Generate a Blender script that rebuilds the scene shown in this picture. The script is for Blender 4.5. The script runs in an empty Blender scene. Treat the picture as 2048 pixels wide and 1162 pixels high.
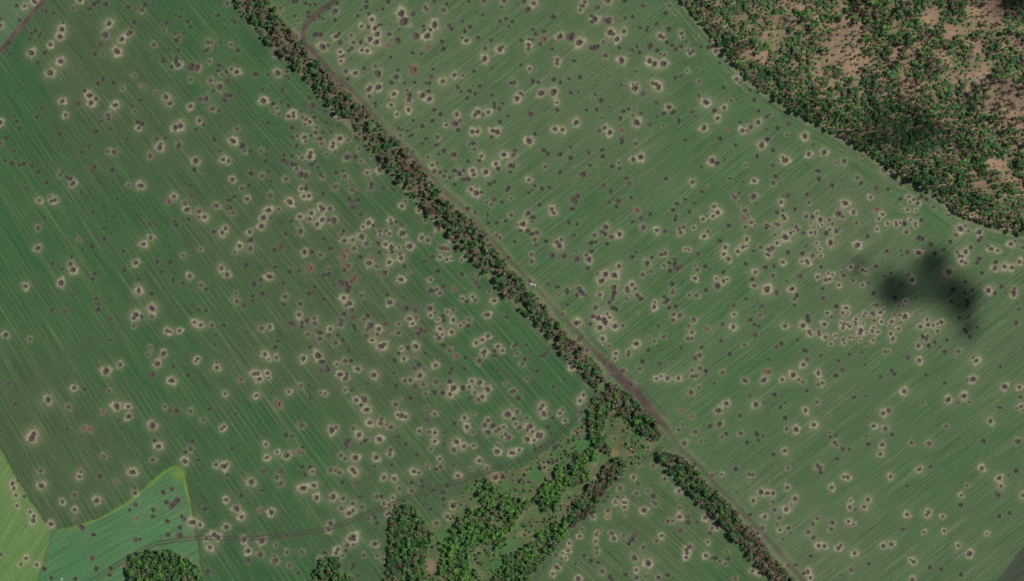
import bpy, math, random
import numpy as np
from mathutils import Vector
R = math.radians
rng = np.random.default_rng(11)
random.seed(5)
SC = bpy.context.scene
COL = SC.collection
S = 0.5                                                     # metres for one survey unit of the site plan
def W(px, py): return ((px - 1024) * S, (581 - py) * S)

# ------------------------------------------------------------------ camera, sky, sun, exposure
CAM_H = 4000.0
cd = bpy.data.cameras.new('camera'); cam = bpy.data.objects.new('camera', cd); COL.objects.link(cam)
cd.sensor_width = 36.0; cd.lens = 36.0 * CAM_H / 1024.0
cd.clip_start = 10; cd.clip_end = 30000
cam.location = (0, 0, CAM_H); cam.rotation_euler = (0, 0, 0)
SC.camera = cam
SUN_AZ, SUN_EL = 14.0, 55.0                                 # direction towards the sun: degrees from +X, degrees above ground
sd = Vector((math.cos(R(SUN_AZ)) * math.cos(R(SUN_EL)), math.sin(R(SUN_AZ)) * math.cos(R(SUN_EL)), math.sin(R(SUN_EL))))
wd = bpy.data.worlds.new('World'); SC.world = wd; wd.use_nodes = True
wn = wd.node_tree; bg = wn.nodes['Background']; bg.inputs[1].default_value = 0.055
sky = wn.nodes.new('ShaderNodeTexSky'); sky.sky_type = 'NISHITA'; sky.sun_disc = False
sky.sun_elevation = R(SUN_EL); sky.sun_rotation = R(90 - SUN_AZ); sky.air_density = 1.0; sky.dust_density = 2.0
wn.links.new(sky.outputs[0], bg.inputs[0])
ld = bpy.data.lights.new('sun', 'SUN'); ld.energy = 3.55; ld.angle = R(0.53); ld.color = (1.0, 0.95, 0.88)
sun = bpy.data.objects.new('sun', ld); COL.objects.link(sun)
sun.rotation_euler = sd.to_track_quat('Z', 'Y').to_euler(); sun.location = (600, 200, 900)
SC.view_settings.view_transform = 'Standard'; SC.view_settings.look = 'None'
SC.view_settings.exposure = 0.0; SC.view_settings.gamma = 1.0
SC.view_settings.use_curve_mapping = False
SC.cycles.transparent_max_bounces = 24
SC.cycles.max_bounces = 5
SC.cycles.use_denoising = False
SC.cycles.pixel_filter_type = 'BLACKMAN_HARRIS'; SC.cycles.filter_width = 1.7

# ------------------------------------------------------------------ plan data (site survey units, x right, y down)
BELT_A = [(455,-25),(472,12),(483,25),(507,54),(528,78),(547,97),(576,124),(605,153),(631,182),(658,211),(684,237),(730,288),(757,310),(777,340),(807,375),(837,407),(862,437),(887,460),(925,500),(950,527),(984,559),(1000,580),(1025,605),(1042,626),(1057,637),(1080,664),(1105,690),(1130,712),(1140,727),(1159,745),(1171,760),(1190,772),(1203,770),
          (1210,757),(1208,742),(1197,727),(1182,712),(1160,688),(1140,674),(1128,655),(1108,632),(1088,603),(1076,592),(1056,580),(1049,558),(1021,535),(992,495),(970,462),(937,435),(902,405),(880,380),(847,335),(807,290),(794,282),(762,250),(726,207),(706,190),(683,165),(650,136),(625,107),(615,89),(596,66),(576,52),(557,23),(538,0),(524,-25)]
BELT_B = [(1212,781),(1222,763),(1247,781),(1271,798),(1292,822),(1309,843),(1323,871),(1316,884),(1299,878),(1278,857),(1254,836),(1229,812),(1212,793)]
BELT_C = [(1312,909),(1336,938),(1363,970),(1397,1004),(1426,1035),(1455,1062),(1482,1091),(1509,1123),(1540,1159),(1580,1205),(1632,1205),(1591,1159),(1562,1125),(1531,1091),(1514,1067),(1487,1045),(1465,1011),(1441,989),(1414,967),(1397,943),(1368,914),(1327,902)]
WOOD = [(1340,-30),(1365,0),(1398,42),(1445,95),(1470,133),(1498,161),(1537,189),(1584,219),(1630,247),(1672,268),(1700,285),(1735,305),(1760,324),(1797,350),(1830,364),(1863,387),(1893,408),(1921,431),(1955,442),(1988,456),(2048,470),(2160,500),(2160,-80),(1330,-80)]
def Z6(l): return [(880 + .3459 * x, 760 + .3459 * y) for x, y in l]
def Z8(l): return [(600 + .1738 * x, 960 + .1738 * y) for x, y in l]
def T03(l): return [(x / 4, 870 + y / 4) for x, y in l]
GULLY = {
 'a': Z6([(215,580),(290,575),(360,660),(430,680),(520,680),(545,730),(470,780),(430,870),(380,900),(390,960),(330,975),(300,930),(240,960),(200,1000),(170,1060),(240,1120),(200,1162),(180,1230),(0,1230),(0,930),(60,900),(80,840),(150,800),(170,740),(250,740),(230,660)]),
 'b': Z6([(545,700),(590,610),(680,560),(740,560),(760,490),(830,500),(870,520),(860,580),(830,600),(740,610),(700,680),(680,760),(600,750)]),
 'c': Z6([(880,600),(920,540),(980,470),(1050,440),(1090,500),(1050,560),(990,610),(930,670),(890,760),(800,830),(750,860),(720,790),(760,700),(840,650)]),
 'd': Z6([(380,1010),(470,980),(560,910),(640,830),(730,800),(740,880),(690,960),(600,1060),(500,1162),(430,1240),(310,1240),(310,1110),(370,1070)]),
 'e': Z6([(862,190),(890,110),(960,90),(1010,160),(960,230),(940,300),(960,350),(1000,420),(940,410),(890,360),(865,300)]),
 'f': Z6([(770,430),(800,415),(830,450),(850,400),(890,390),(915,420),(900,460),(860,450),(840,500),(790,490)]),
 'g': Z6([(665,530),(680,505),(710,495),(728,520),(715,550),(685,552)]),
 'h': Z8([(1070,340),(1170,310),(1250,270),(1320,300),(1380,400),(1470,500),(1540,620),(1520,720),(1460,740),(1480,800),(1450,900),(1470,1000),(1430,1240),(950,1240),(1030,1000),(1010,880),(1040,720),(1010,560),(1040,420)]),
 'i': Z8([(290,880),(450,880),(480,960),(450,1060),(600,1100),(650,1240),(60,1240),(150,1080),(230,960)]),
 'j': T03([(1020,960),(1180,920),(1350,920),(1450,960),(1520,1000),(1600,1060),(1640,1160),(1660,1260),(1040,1260),(1010,1060)]),
}
MEADOW = [(1195,772),(1215,765),(1325,888),(1275,925),(1215,985),(1165,1040),(1125,1085),(1085,1130),(1055,1162),(1000,1240),(775,1240),(778,1162),(777,1020),(795,1000),(815,1000),(860,1050),(893,1050),(915,995),(950,962),(985,947),(1040,937),(1060,925),(1100,895),(1160,850),(1185,810)]
WEDGE = [(1326,893),(1254,947),(1184,1026),(1094,1127),(1000,1260),(1660,1260),(1560,1160),(1450,1030),(1330,900)]
TEAL = [(105,1060),(115,1060),(150,1055),(200,1037),(250,1010),(280,986),(320,951),(345,935),(357,934),(367,948),(373,980),(380,1010),(386,1050),(395,1090),(400,1130),(408,1162),(418,1260),(60,1260),(75,1162),(92,1110)]
LIGHT = [(-100,740),(0,895),(30,950),(60,1000),(90,1045),(105,1060),(92,1110),(75,1162),(60,1260),(-120,1260)]
BARE = [(1993,1162),(2048,1092),(2140,980),(2160,1300),(1880,1300)]
CORNER = [(-120,-80),(160,-80),(88,0),(0,103),(-120,240)]
RIGHT = [(400,-80),(440,-60),(500,20),(640,150),(800,330),(1000,540),(1200,762),(1330,900),(1450,1030),(1560,1160),(1660,1280),(2200,1280),(2200,-90)]
ROAD1 = [(700,-30),(672,0),(647,17),(624,35),(610,52),(606,70),(610,86),(622,100),(642,122),(662,145),(682,162),(697,176),(712,191),(729,208),(747,232),(764,251),(788,276),(822,308),(857,347),(882,377),(912,402),(942,432),(974,473),(1002,502),(1024,528),(1042,545),(1060,562),(1075,580),(1090,596),(1117,627),(1141,650),(1159,671),(1182,697),(1207,722),(1225,740),(1243,760),(1263,778),(1299,820),(1331,853),(1364,900),(1399,934),(1434,974),(1474,1014),(1511,1054),(1534,1078),(1563,1110),(1593,1146),(1650,1212)]
ROAD2 = [(130,-50),(88,0),(44,51),(0,103),(-70,185)]
PATHS = [
 ([(1195,790),(1189,797),(1156,830),(1116,867),(1099,885),(1061,910),(1024,927),(962,947),(887,972),(824,992),(762,1017),(687,1047),(649,1060),(574,1070),(529,1075),(487,1077),(400,1075),(355,1080),(312,1087),(275,1105),(237,1127),(190,1159),(150,1190)], 1.0, 3.2),
 ([(1326,891),(1288,916),(1254,947),(1212,988),(1184,1026),(1143,1064),(1094,1127),(1067,1158),(1030,1205)], 0.55, 3.0),
 ([(1175,668),(1207,700),(1240,735),(1290,785),(1330,830)], 0.5, 2.2),
 ([(1330,880),(1368,905),(1403,936),(1440,976),(1481,1016),(1520,1058),(1560,1100)], 0.5, 2.4),
]
LINES = [[(1475,290),(1480,370),(1515,580),(1530,760),(1541,870),(1545,970),(1548,1080)], [(1312,918),(1309,1040),(1308,1180)], [(1268,180),(1266,320),(1292,470),(1302,640)], [(1186,380),(1180,560)],
         [(20,150),(60,190),(130,270)], [(700,150),(630,95),(570,60)], [(330,1050),(390,1090)]]
CRATERS = {
 (0, 0): '133,45,14,0 196,50,14,2 270,8,16,2 285,20,14,2 10,148,10,0 158,162,14,0 5,205,16,2 340,80,8,0 371,86,12,0 431,102,12,0 283,243,15,0 255,267,12,0 340,233,7,0 243,307,12,0 328,268,10,0 318,290,12,0 215,254,8,0 57,402,12,0 84,427,11,0 75,345,14,0 508,184,9,0 496,234,20,2 480,295,20,2 405,358,18,2 361,422,15,0 252,424,22,2 303,497,14,0 484,490,20,2 403,583,24,2 657,458,11,0 674,557,6,0 513,581,6,0 640,5,16,2 581,68,14,1 783,15,14,0 752,33,18,0 723,70,17,0 847,35,18,0 1030,60,17,0 1160,42,18,0 1138,80,20,1 1229,32,8,0 966,5,9,0 874,190,20,2 841,280,24,1 804,358,20,0 863,356,7,0 760,434,16,0 825,435,12,1 937,412,24,2 976,314,20,2 1040,262,22,1 1025,275,16,1 1055,223,7,0 1076,177,17,0 1077,600,13,1 825,632,17,0 783,668,16,0 908,662,16,0 981,709,13,1 1150,690,18,3 1128,800,12,0 1065,844,12,0 1077,895,13,1 1241,740,12,1 677,728,13,0 716,764,22,2 728,824,20,2 766,790,18,1 500,810,18,2 500,845,8,0 622,832,22,0 923,842,20,2 523,920,16,2 865,925,20,1 872,950,14,0 333,867,11,0 295,935,14,0 115,930,13,0 132,970,14,0 154,1028,15,0 5,978,18,2 10,790,9,0 50,1105,15,0 5,1150,14,1 477,1070,18,0 808,970,12,0 884,1030,12,0 768,1053,18,0 1019,1106,11,0 1105,975,17,0 1136,990,18,0 1110,1025,16,2 1253,1112,20,0 1325,1102,14,0 1285,1155,16,2 1430,1155,18,1 1329,776,20,2 1360,828,20,1 1402,1022,20,2 1443,1008,22,2 1524,852,18,2 1594,968,17,2 1568,1034,14,0 1632,996,12,0 1702,870,20,1 1752,886,12,0 1605,792,20,0 1649,790,22,1 1524,637,15,1 1684,644,17,1 1760,694,24,1 1710,725,12,0 1808,765,22,0 1843,765,16,0 1795,800,16,0 1818,648,20,0 1776,596,14,1 1812,575,14,0 1849,553,15,1 1894,577,19,2 1750,522,16,0 1744,565,14,0 1680,491,14,1 1535,520,22,0 1578,540,24,1 1530,545,18,0 1373,534,15,0 1407,495,17,0 1424,520,22,2 1412,464,14,0 1302,465,13,0 1311,490,15,0 1427,400,15,0 1350,395,9,0 1405,268,11,0 1430,298,15,1 1410,325,18,0 1474,267,11,0 1313,246,13,1 1333,180,16,0 1232,358,18,1 1397,120,8,0 1440,135,14,0 1455,70,11,0 1512,72,7,0 1500,172,16,0 1523,212,15,0 1744,125,16,0 1675,140,8,0 1860,160,11,0 1878,175,14,0 1820,30,18,1 1800,225,9,0 1768,339,10,0 1849,357,13,1 1902,402,17,0 1650,403,14,0 1672,388,14,1 1664,340,18,1 1690,340,14,1 1585,333,6,0 1895,1033,18,1 1866,1128,22,2 1945,1160,18,0 1714,1114,17,0 2040,592,16,0 1985,532,7,0 1917,740,11,0',
 (0, 1): '120,44,11,0 650,58,13,0 718,10,12,0 865,52,15,1 913,57,21,1 1200,87,18,1 1277,22,20,2 1427,10,17,0 1763,47,11,0 1935,10,18,0 1957,45,18,1 2004,52,15,0 40,123,15,0 98,147,18,0 155,162,14,0 190,152,17,0 257,167,14,0 375,184,9,0 308,215,16,0 477,240,17,1 500,218,10,0 533,260,14,0 565,270,15,0 583,308,20,2 370,302,17,0 215,346,11,0 653,377,13,0 752,178,23,0 897,203,18,0 938,430,14,0 1045,250,12,0 1027,320,13,1 1125,325,21,2 1566,126,22,2 1553,197,18,0 1638,208,6,0 1786,116,18,2 1827,128,16,2 1860,275,18,2 1989,325,14,0 1935,347,17,1 2007,228,18,4 1518,323,13,0 1530,403,20,0 1391,410,17,2 1345,452,22,3 1874,412,14,0 1831,442,14,0 1976,430,18,2 315,443,16,2 403,410,10,1 412,450,15,2 440,440,18,2 5,467,8,0 745,535,12,0 823,448,5,0 919,570,12,0 857,610,10,0 360,578,10,0 830,667,13,0 1195,637,20,0 1387,545,4,0 1480,467,20,1 1495,517,21,2 1508,592,15,0 1590,532,18,1 1592,577,15,1 1635,577,19,2 1732,485,21,1 1838,500,24,0 1863,543,16,1 1399,613,12,0 1408,642,17,0 1803,668,17,2 1778,702,18,2 1713,694,15,0 1997,697,17,2 2003,760,18,0 2002,828,20,1 1915,807,18,2 1880,857,12,1 1605,833,13,1 1467,885,14,1 1258,933,17,0 1362,937,15,0 1206,740,17,2 1148,792,18,2 1085,943,19,2 987,853,14,0 995,1000,15,0 1290,1012,15,0 1104,1075,13,0 1112,1157,16,2 1384,1080,15,0 1465,1103,11,0 1517,1048,18,2 1610,1120,17,1 1650,1153,14,0 1772,987,18,2 1817,1037,19,2 1970,960,18,0 2030,1110,18,0 305,663,19,1 303,825,19,2 398,857,7,0 630,757,16,3 665,830,11,0 737,813,18,0 835,752,16,0 573,893,14,0 563,953,19,1 585,997,22,2 501,993,11,0 420,948,14,0 490,1103,22,2 616,1080,10,0 757,1030,14,0 744,1073,15,0 205,1130,18,2 1320,715,5,0',
 (0, 2): '1110,8,18,2 1215,30,17,0 770,65,12,0 783,107,20,0 785,155,18,0 415,160,13,0 520,175,19,0 878,228,20,0 1215,148,24,2 1090,198,20,2 1070,225,17,2 1133,213,12,0 1215,215,14,1 1070,287,14,1 1588,160,12,0 1647,163,13,0 1553,257,14,2 1605,280,17,2 1693,280,15,1 1790,283,16,0 1733,355,12,0 1713,433,13,0 1890,28,14,1 1853,75,10,1 1893,92,17,1 1948,122,20,0 2020,48,13,0 2022,82,13,0 1337,328,17,2 1362,335,13,2 1437,325,16,2 45,360,19,2 240,393,15,1 883,400,12,0 1203,460,13,1 1187,515,14,1 1307,510,20,2 1260,590,21,2 1390,612,14,0 1220,678,23,0 1492,565,10,0 1580,550,15,2 1567,572,12,2 1735,620,18,2 1733,582,8,0 1503,683,18,0 1373,725,21,2 1930,717,14,1 2035,670,18,2 1800,830,14,2 2045,850,12,2 960,597,18,2 850,648,24,2 593,785,17,2 680,795,14,0 873,805,14,1 385,877,22,2 548,938,18,1 122,912,13,0 65,750,20,0 823,973,20,3 932,930,24,2 1025,932,17,2 1030,1012,20,2 948,1043,10,0 1320,935,14,1 1357,967,19,0 1415,965,18,0 1523,970,16,1 1677,950,15,0 1887,988,12,0 1625,1038,16,1 1793,1093,14,2 1775,1113,14,2 1220,1085,24,2 670,1103,20,3 722,1118,20,3 540,1113,11,0 270,1152,20,2 1650,3,9,0',
 (0, 3): '255,25,24,2 1237,45,14,0 1268,90,20,2 1225,198,18,1 1540,50,16,0 1525,112,19,1 1483,138,15,0 1480,208,20,2 1588,202,13,0 832,168,15,1 1853,108,13,0 1728,237,18,2 1795,250,22,2 1815,235,13,1 1820,322,12,0 2010,375,22,2 1060,297,23,2 877,75,5,0 325,287,18,1 643,293,14,1 635,333,16,2 803,328,18,0 932,373,17,3 330,405,21,2 100,388,17,2 145,363,11,0 110,428,15,2 128,485,14,2 197,490,12,0 137,567,14,2 240,615,13,2 270,650,15,2 267,685,19,2 1078,425,11,0 1080,465,18,2 597,480,18,1 498,535,16,2 597,597,16,2 775,522,20,2 605,665,15,3 408,712,18,2 655,738,24,0 1087,557,20,0 1037,600,13,0 1305,458,18,0 1375,430,20,0 1375,565,26,0 1415,525,26,0 1335,540,18,0 1400,545,22,0 1228,600,16,0 1225,650,15,0 1338,690,18,0 1472,670,20,0 1545,697,20,2 1528,700,16,1 1600,717,16,2 1090,668,14,3 748,797,17,0 1085,840,19,0 1120,832,12,0 1345,800,18,0 1437,802,24,0 1530,820,16,3 1650,828,17,2 1713,797,20,2 1743,818,20,2 1680,900,18,2 1810,735,19,2 1640,592,17,0 1893,590,22,2 1933,655,18,2 1810,518,17,2 1930,485,16,0 1953,837,20,2 1985,927,20,2 1985,1000,22,0 1665,1090,16,0 740,985,20,0 770,1070,18,0 885,1065,18,0 875,1120,16,0 355,1072,18,0 410,1143,16,0 600,1150,15,0 208,987,16,2 165,1033,14,2 292,1038,15,2 8,955,14,1 997,1045,16,3 485,868,5,0 578,870,5,0 485,1073,5,0 1455,650,14,0 1440,740,16,0',
 (1, 0): '195,65,15,1 300,15,14,0 325,10,16,0 397,28,16,0 433,40,12,0 472,35,12,0 420,98,14,0 415,130,14,0 312,127,13,0 335,165,14,1 580,60,15,0 650,25,14,0 632,92,24,1 632,162,16,0 468,158,11,0 507,133,13,0 537,150,12,0 815,126,14,0 843,78,9,0 882,55,18,0 903,112,14,0 885,15,14,0 970,82,8,0 1013,70,13,0 1056,15,17,0 927,155,19,2 845,210,15,2 900,214,13,0 952,226,20,2 980,202,12,0 1002,195,11,0 972,272,20,2 1077,192,16,3 1163,108,28,2 1258,111,21,0 1187,170,32,1 1065,275,20,1 1145,237,10,0 1137,322,25,0 1056,362,18,3 1283,285,25,0 1371,288,24,2 1428,198,25,2 1337,208,14,0 1344,240,12,0 1395,235,14,0 1355,55,16,1 1364,75,17,1 1428,12,12,0 1525,33,13,0 1500,78,20,1 1418,127,7,0 1545,205,20,0 1563,232,15,0 1655,170,12,0 1670,250,15,0 1713,215,17,0 1700,8,13,0 1825,8,18,1 1985,5,20,1 1765,100,7,0 1815,117,12,0 1966,55,8,0 2000,150,15,0 1948,170,13,0 2025,210,12,0 1930,222,6,0 2040,172,9,0 1778,300,14,0 1683,325,19,2 1650,303,9,0 1880,322,14,0 1487,333,17,0 1498,393,18,0 1369,380,20,3 1253,422,15,0 1325,428,11,0 1530,372,6,0 1345,482,5,0 1835,390,18,1 1830,470,22,2 1950,395,20,2 1972,375,15,1 1885,540,11,0 1743,573,13,0 1418,553,12,0 1401,613,19,0 1265,560,32,3 1075,456,14,0 955,528,14,1 978,590,26,1 865,546,14,0 795,585,19,2 717,570,18,1 735,632,14,0 640,292,20,2 665,270,16,0 515,275,22,0 477,275,18,0 465,285,12,0 535,375,26,2 578,362,12,0 672,340,20,0 763,283,14,1 782,340,17,1 767,385,19,1 745,405,13,0 838,335,15,0 912,312,20,2 962,338,22,2 882,355,7,0 847,402,15,2 890,406,17,2 675,415,15,2 700,445,14,1 680,455,12,1 680,487,14,2 765,482,5,0 155,430,20,1 5,592,16,0 95,600,13,0 175,583,22,2 250,572,14,4 240,610,9,0 262,628,12,0 124,685,12,4 55,717,11,0 210,718,14,0 60,805,22,2 135,830,18,4 208,818,11,0 260,845,16,0 167,865,12,1 135,900,12,1 185,910,14,1 262,928,18,2 300,905,17,2 300,930,16,2 96,980,15,0 368,762,6,0 427,783,14,0 425,732,6,0 452,845,22,0 370,885,7,0 448,900,11,0 372,940,14,1 400,955,16,1 432,975,17,2 393,995,12,1 463,938,16,0 553,893,14,0 567,978,11,0 657,1003,12,0 290,1020,17,0 485,1020,13,1 477,1060,19,1 533,1060,11,0 597,1055,12,0 444,1083,11,0 330,1088,15,1 292,1100,13,0 387,1098,19,2 395,1130,13,1 510,1110,22,1 670,1107,20,2 738,1120,14,1 620,1148,16,2 330,1158,13,0 525,1150,14,1 625,915,16,2 660,945,14,1 785,1080,10,1 915,700,18,2 900,718,18,1 980,695,22,2 908,773,18,1 955,825,14,0 960,850,12,0 1083,660,17,0 1137,560,12,0 1123,615,22,1 1190,662,12,0 1271,660,14,0 1360,663,11,0 1387,665,16,0 1103,752,18,2 1065,800,8,0 1080,840,16,2 1208,722,14,1 1228,762,23,0 1222,800,20,1 1220,880,18,2 1127,915,14,2 1333,762,22,2 1378,730,16,0 1388,792,20,2 1495,650,19,2 1587,602,18,2 1655,603,13,1 1615,700,15,0 1642,733,11,0 1710,730,15,0 1752,747,14,0 1690,785,15,0 1790,687,14,0 1815,732,5,0 1887,758,14,0 2040,665,14,0 1905,830,14,0 1908,855,14,0 1972,828,13,0 1945,870,20,0 1755,838,7,0 1777,898,20,2 1752,920,17,2 1858,898,17,2 1817,915,11,0 1608,915,18,2 1477,912,18,0 1427,878,16,0 1413,965,18,0 1330,1008,18,0 1260,963,13,0 1523,1000,15,2 1595,990,22,1 1630,965,15,1 1617,1040,16,0 1732,1053,19,2 1772,1053,18,2 1895,1045,19,2 1928,1055,22,2 1885,1097,14,0 1893,1012,6,0 1952,973,15,0 2015,930,12,0 1453,1098,18,1 1362,1110,14,0 1388,1138,8,0 1330,1150,13,0 1228,1090,11,0 1250,1078,13,0 1142,1025,12,0 1170,1040,10,0 1210,1048,12,0 1153,1085,14,1 1735,1147,16,0 1705,1155,13,1 1450,1158,14,0',
 (1, 1): '40,47,15,1 92,25,9,0 88,75,12,0 75,130,14,0 104,213,11,0 47,247,18,1 120,290,12,0 115,402,20,1 272,457,22,2 100,522,21,2 57,582,20,2 43,650,20,2 180,512,14,1 120,583,10,0 225,80,14,0 218,122,18,0 245,140,20,0 285,85,14,0 290,155,18,0 315,155,15,0 325,190,16,1 360,235,25,1 395,245,24,1 437,62,17,2 430,92,20,2 345,70,12,1 367,100,14,1 445,155,18,0 475,132,12,0 495,180,12,0 518,235,14,0 530,255,15,1 238,272,18,1 362,350,15,2 400,345,17,0 408,320,6,0 382,412,15,2 422,408,17,2 263,328,5,0 177,420,5,0 320,475,8,0 570,73,12,1 633,58,7,0 711,43,7,0 612,15,17,2 822,28,15,1 325,8,14,0 725,98,22,1 745,95,15,0 797,95,17,0 843,130,13,1 922,90,13,1 643,220,15,0 622,225,6,0 697,205,10,0 710,250,18,1 753,290,13,1 635,335,20,1 772,362,18,1 803,382,12,0 890,220,15,2 900,267,12,1 925,312,17,0 920,340,20,1 990,197,20,2 977,158,13,0 1022,342,13,0 1103,357,13,0 1193,448,14,1 1167,488,16,2 1118,435,5,0 1303,525,15,2 1335,505,14,2 1350,605,14,1 745,432,16,0 770,455,20,0 777,500,16,0 815,440,18,0 840,555,14,0 532,510,20,2 515,490,14,2 592,510,18,1 443,545,19,2 427,592,17,1 352,573,18,2 357,618,6,2 283,608,13,0 530,597,19,2 490,635,19,2 583,600,11,0 623,602,24,1 537,388,15,0 357,690,22,1 235,710,14,0 540,752,13,0 197,812,22,0 150,840,15,0 388,857,20,2 447,855,16,0 517,880,17,1 594,828,16,0 700,690,12,0 683,715,15,1 705,767,18,2 773,757,16,2 845,735,22,2 785,828,18,1 885,790,20,1 858,657,13,2 903,622,20,2 937,643,13,0 720,850,20,3 700,890,22,3 835,897,18,0 730,970,26,3 707,1000,16,0 680,1100,26,0 720,1110,26,0 780,1070,26,3 740,1140,24,0 770,1090,20,0 627,1122,12,0 577,990,13,1 540,1040,13,0 580,1035,17,0 430,985,28,3 345,1007,13,0 268,1012,17,0 153,976,14,0 105,1053,21,2 40,1077,14,0 215,1103,14,0 470,1133,14,0 905,945,20,2 917,895,18,3 963,972,16,1 1030,1022,22,1 1067,937,18,2 1083,820,20,2 1037,795,17,2 977,787,15,0 985,857,16,0 1057,885,6,2 1145,817,12,2 1230,810,21,2 1090,855,14,0 1153,870,14,1 1160,905,19,2 1188,973,15,0 1230,1020,12,3 1160,1075,19,2 993,690,15,1 990,722,12,2 1042,687,14,1 1067,708,15,2 1075,597,13,2 1083,625,18,1 1122,615,12,0 1165,632,19,0 1173,705,22,2 1325,742,18,2 1407,722,13,1 1375,762,18,1 1393,1078,14,2 1345,928,14,0 1413,892,16,0 1385,908,5,0 1473,897,15,2 1538,872,11,1 1483,823,20,1 1510,825,18,1 1535,832,15,1 1527,917,14,2 1562,910,11,2 1597,847,15,0 1643,918,12,2 1668,900,11,2 1460,660,22,2 1568,760,18,2 1507,700,12,1 1453,1010,17,0 1443,962,5,0 1645,1030,18,0 1730,1038,12,1 1782,1045,14,1 1765,1105,20,0 1787,1138,15,0 1500,1130,14,0 1400,1155,18,1 1585,1150,16,3 1445,1155,16,1 1375,97,13,1 1465,72,12,0 1502,47,18,0 1582,78,24,1 1697,130,14,0 1748,33,15,1 1803,90,16,2 1787,125,14,0 1918,153,18,2 1937,190,17,0 1982,78,20,2 2037,165,22,1 2035,215,13,0 1410,160,16,2 1428,212,20,1 1450,145,10,0 1475,218,14,0 1505,250,17,1 1520,208,11,0 1550,260,11,0 1587,205,17,0 1625,228,24,1 1660,205,12,0 1733,205,18,2 1742,238,18,2 1838,217,20,2 1677,275,20,0 1700,270,18,0 1655,275,14,0 1720,355,17,2 1765,385,22,2 1803,378,12,0 1870,312,17,0 1908,297,15,0 1590,315,15,0 2022,340,17,0 2010,360,15,0 1905,435,20,0 1967,457,13,0 1850,455,12,1 1883,477,14,1 2040,425,13,1 1853,558,12,0 1860,622,15,0 1927,622,16,0 1997,605,14,0 2040,560,17,1 1757,540,11,0 1925,725,15,1 1950,743,14,1 2018,900,13,0 1695,508,16,0 1850,760,15,1 1255,55,10,0 1435,5,10,0',
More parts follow.
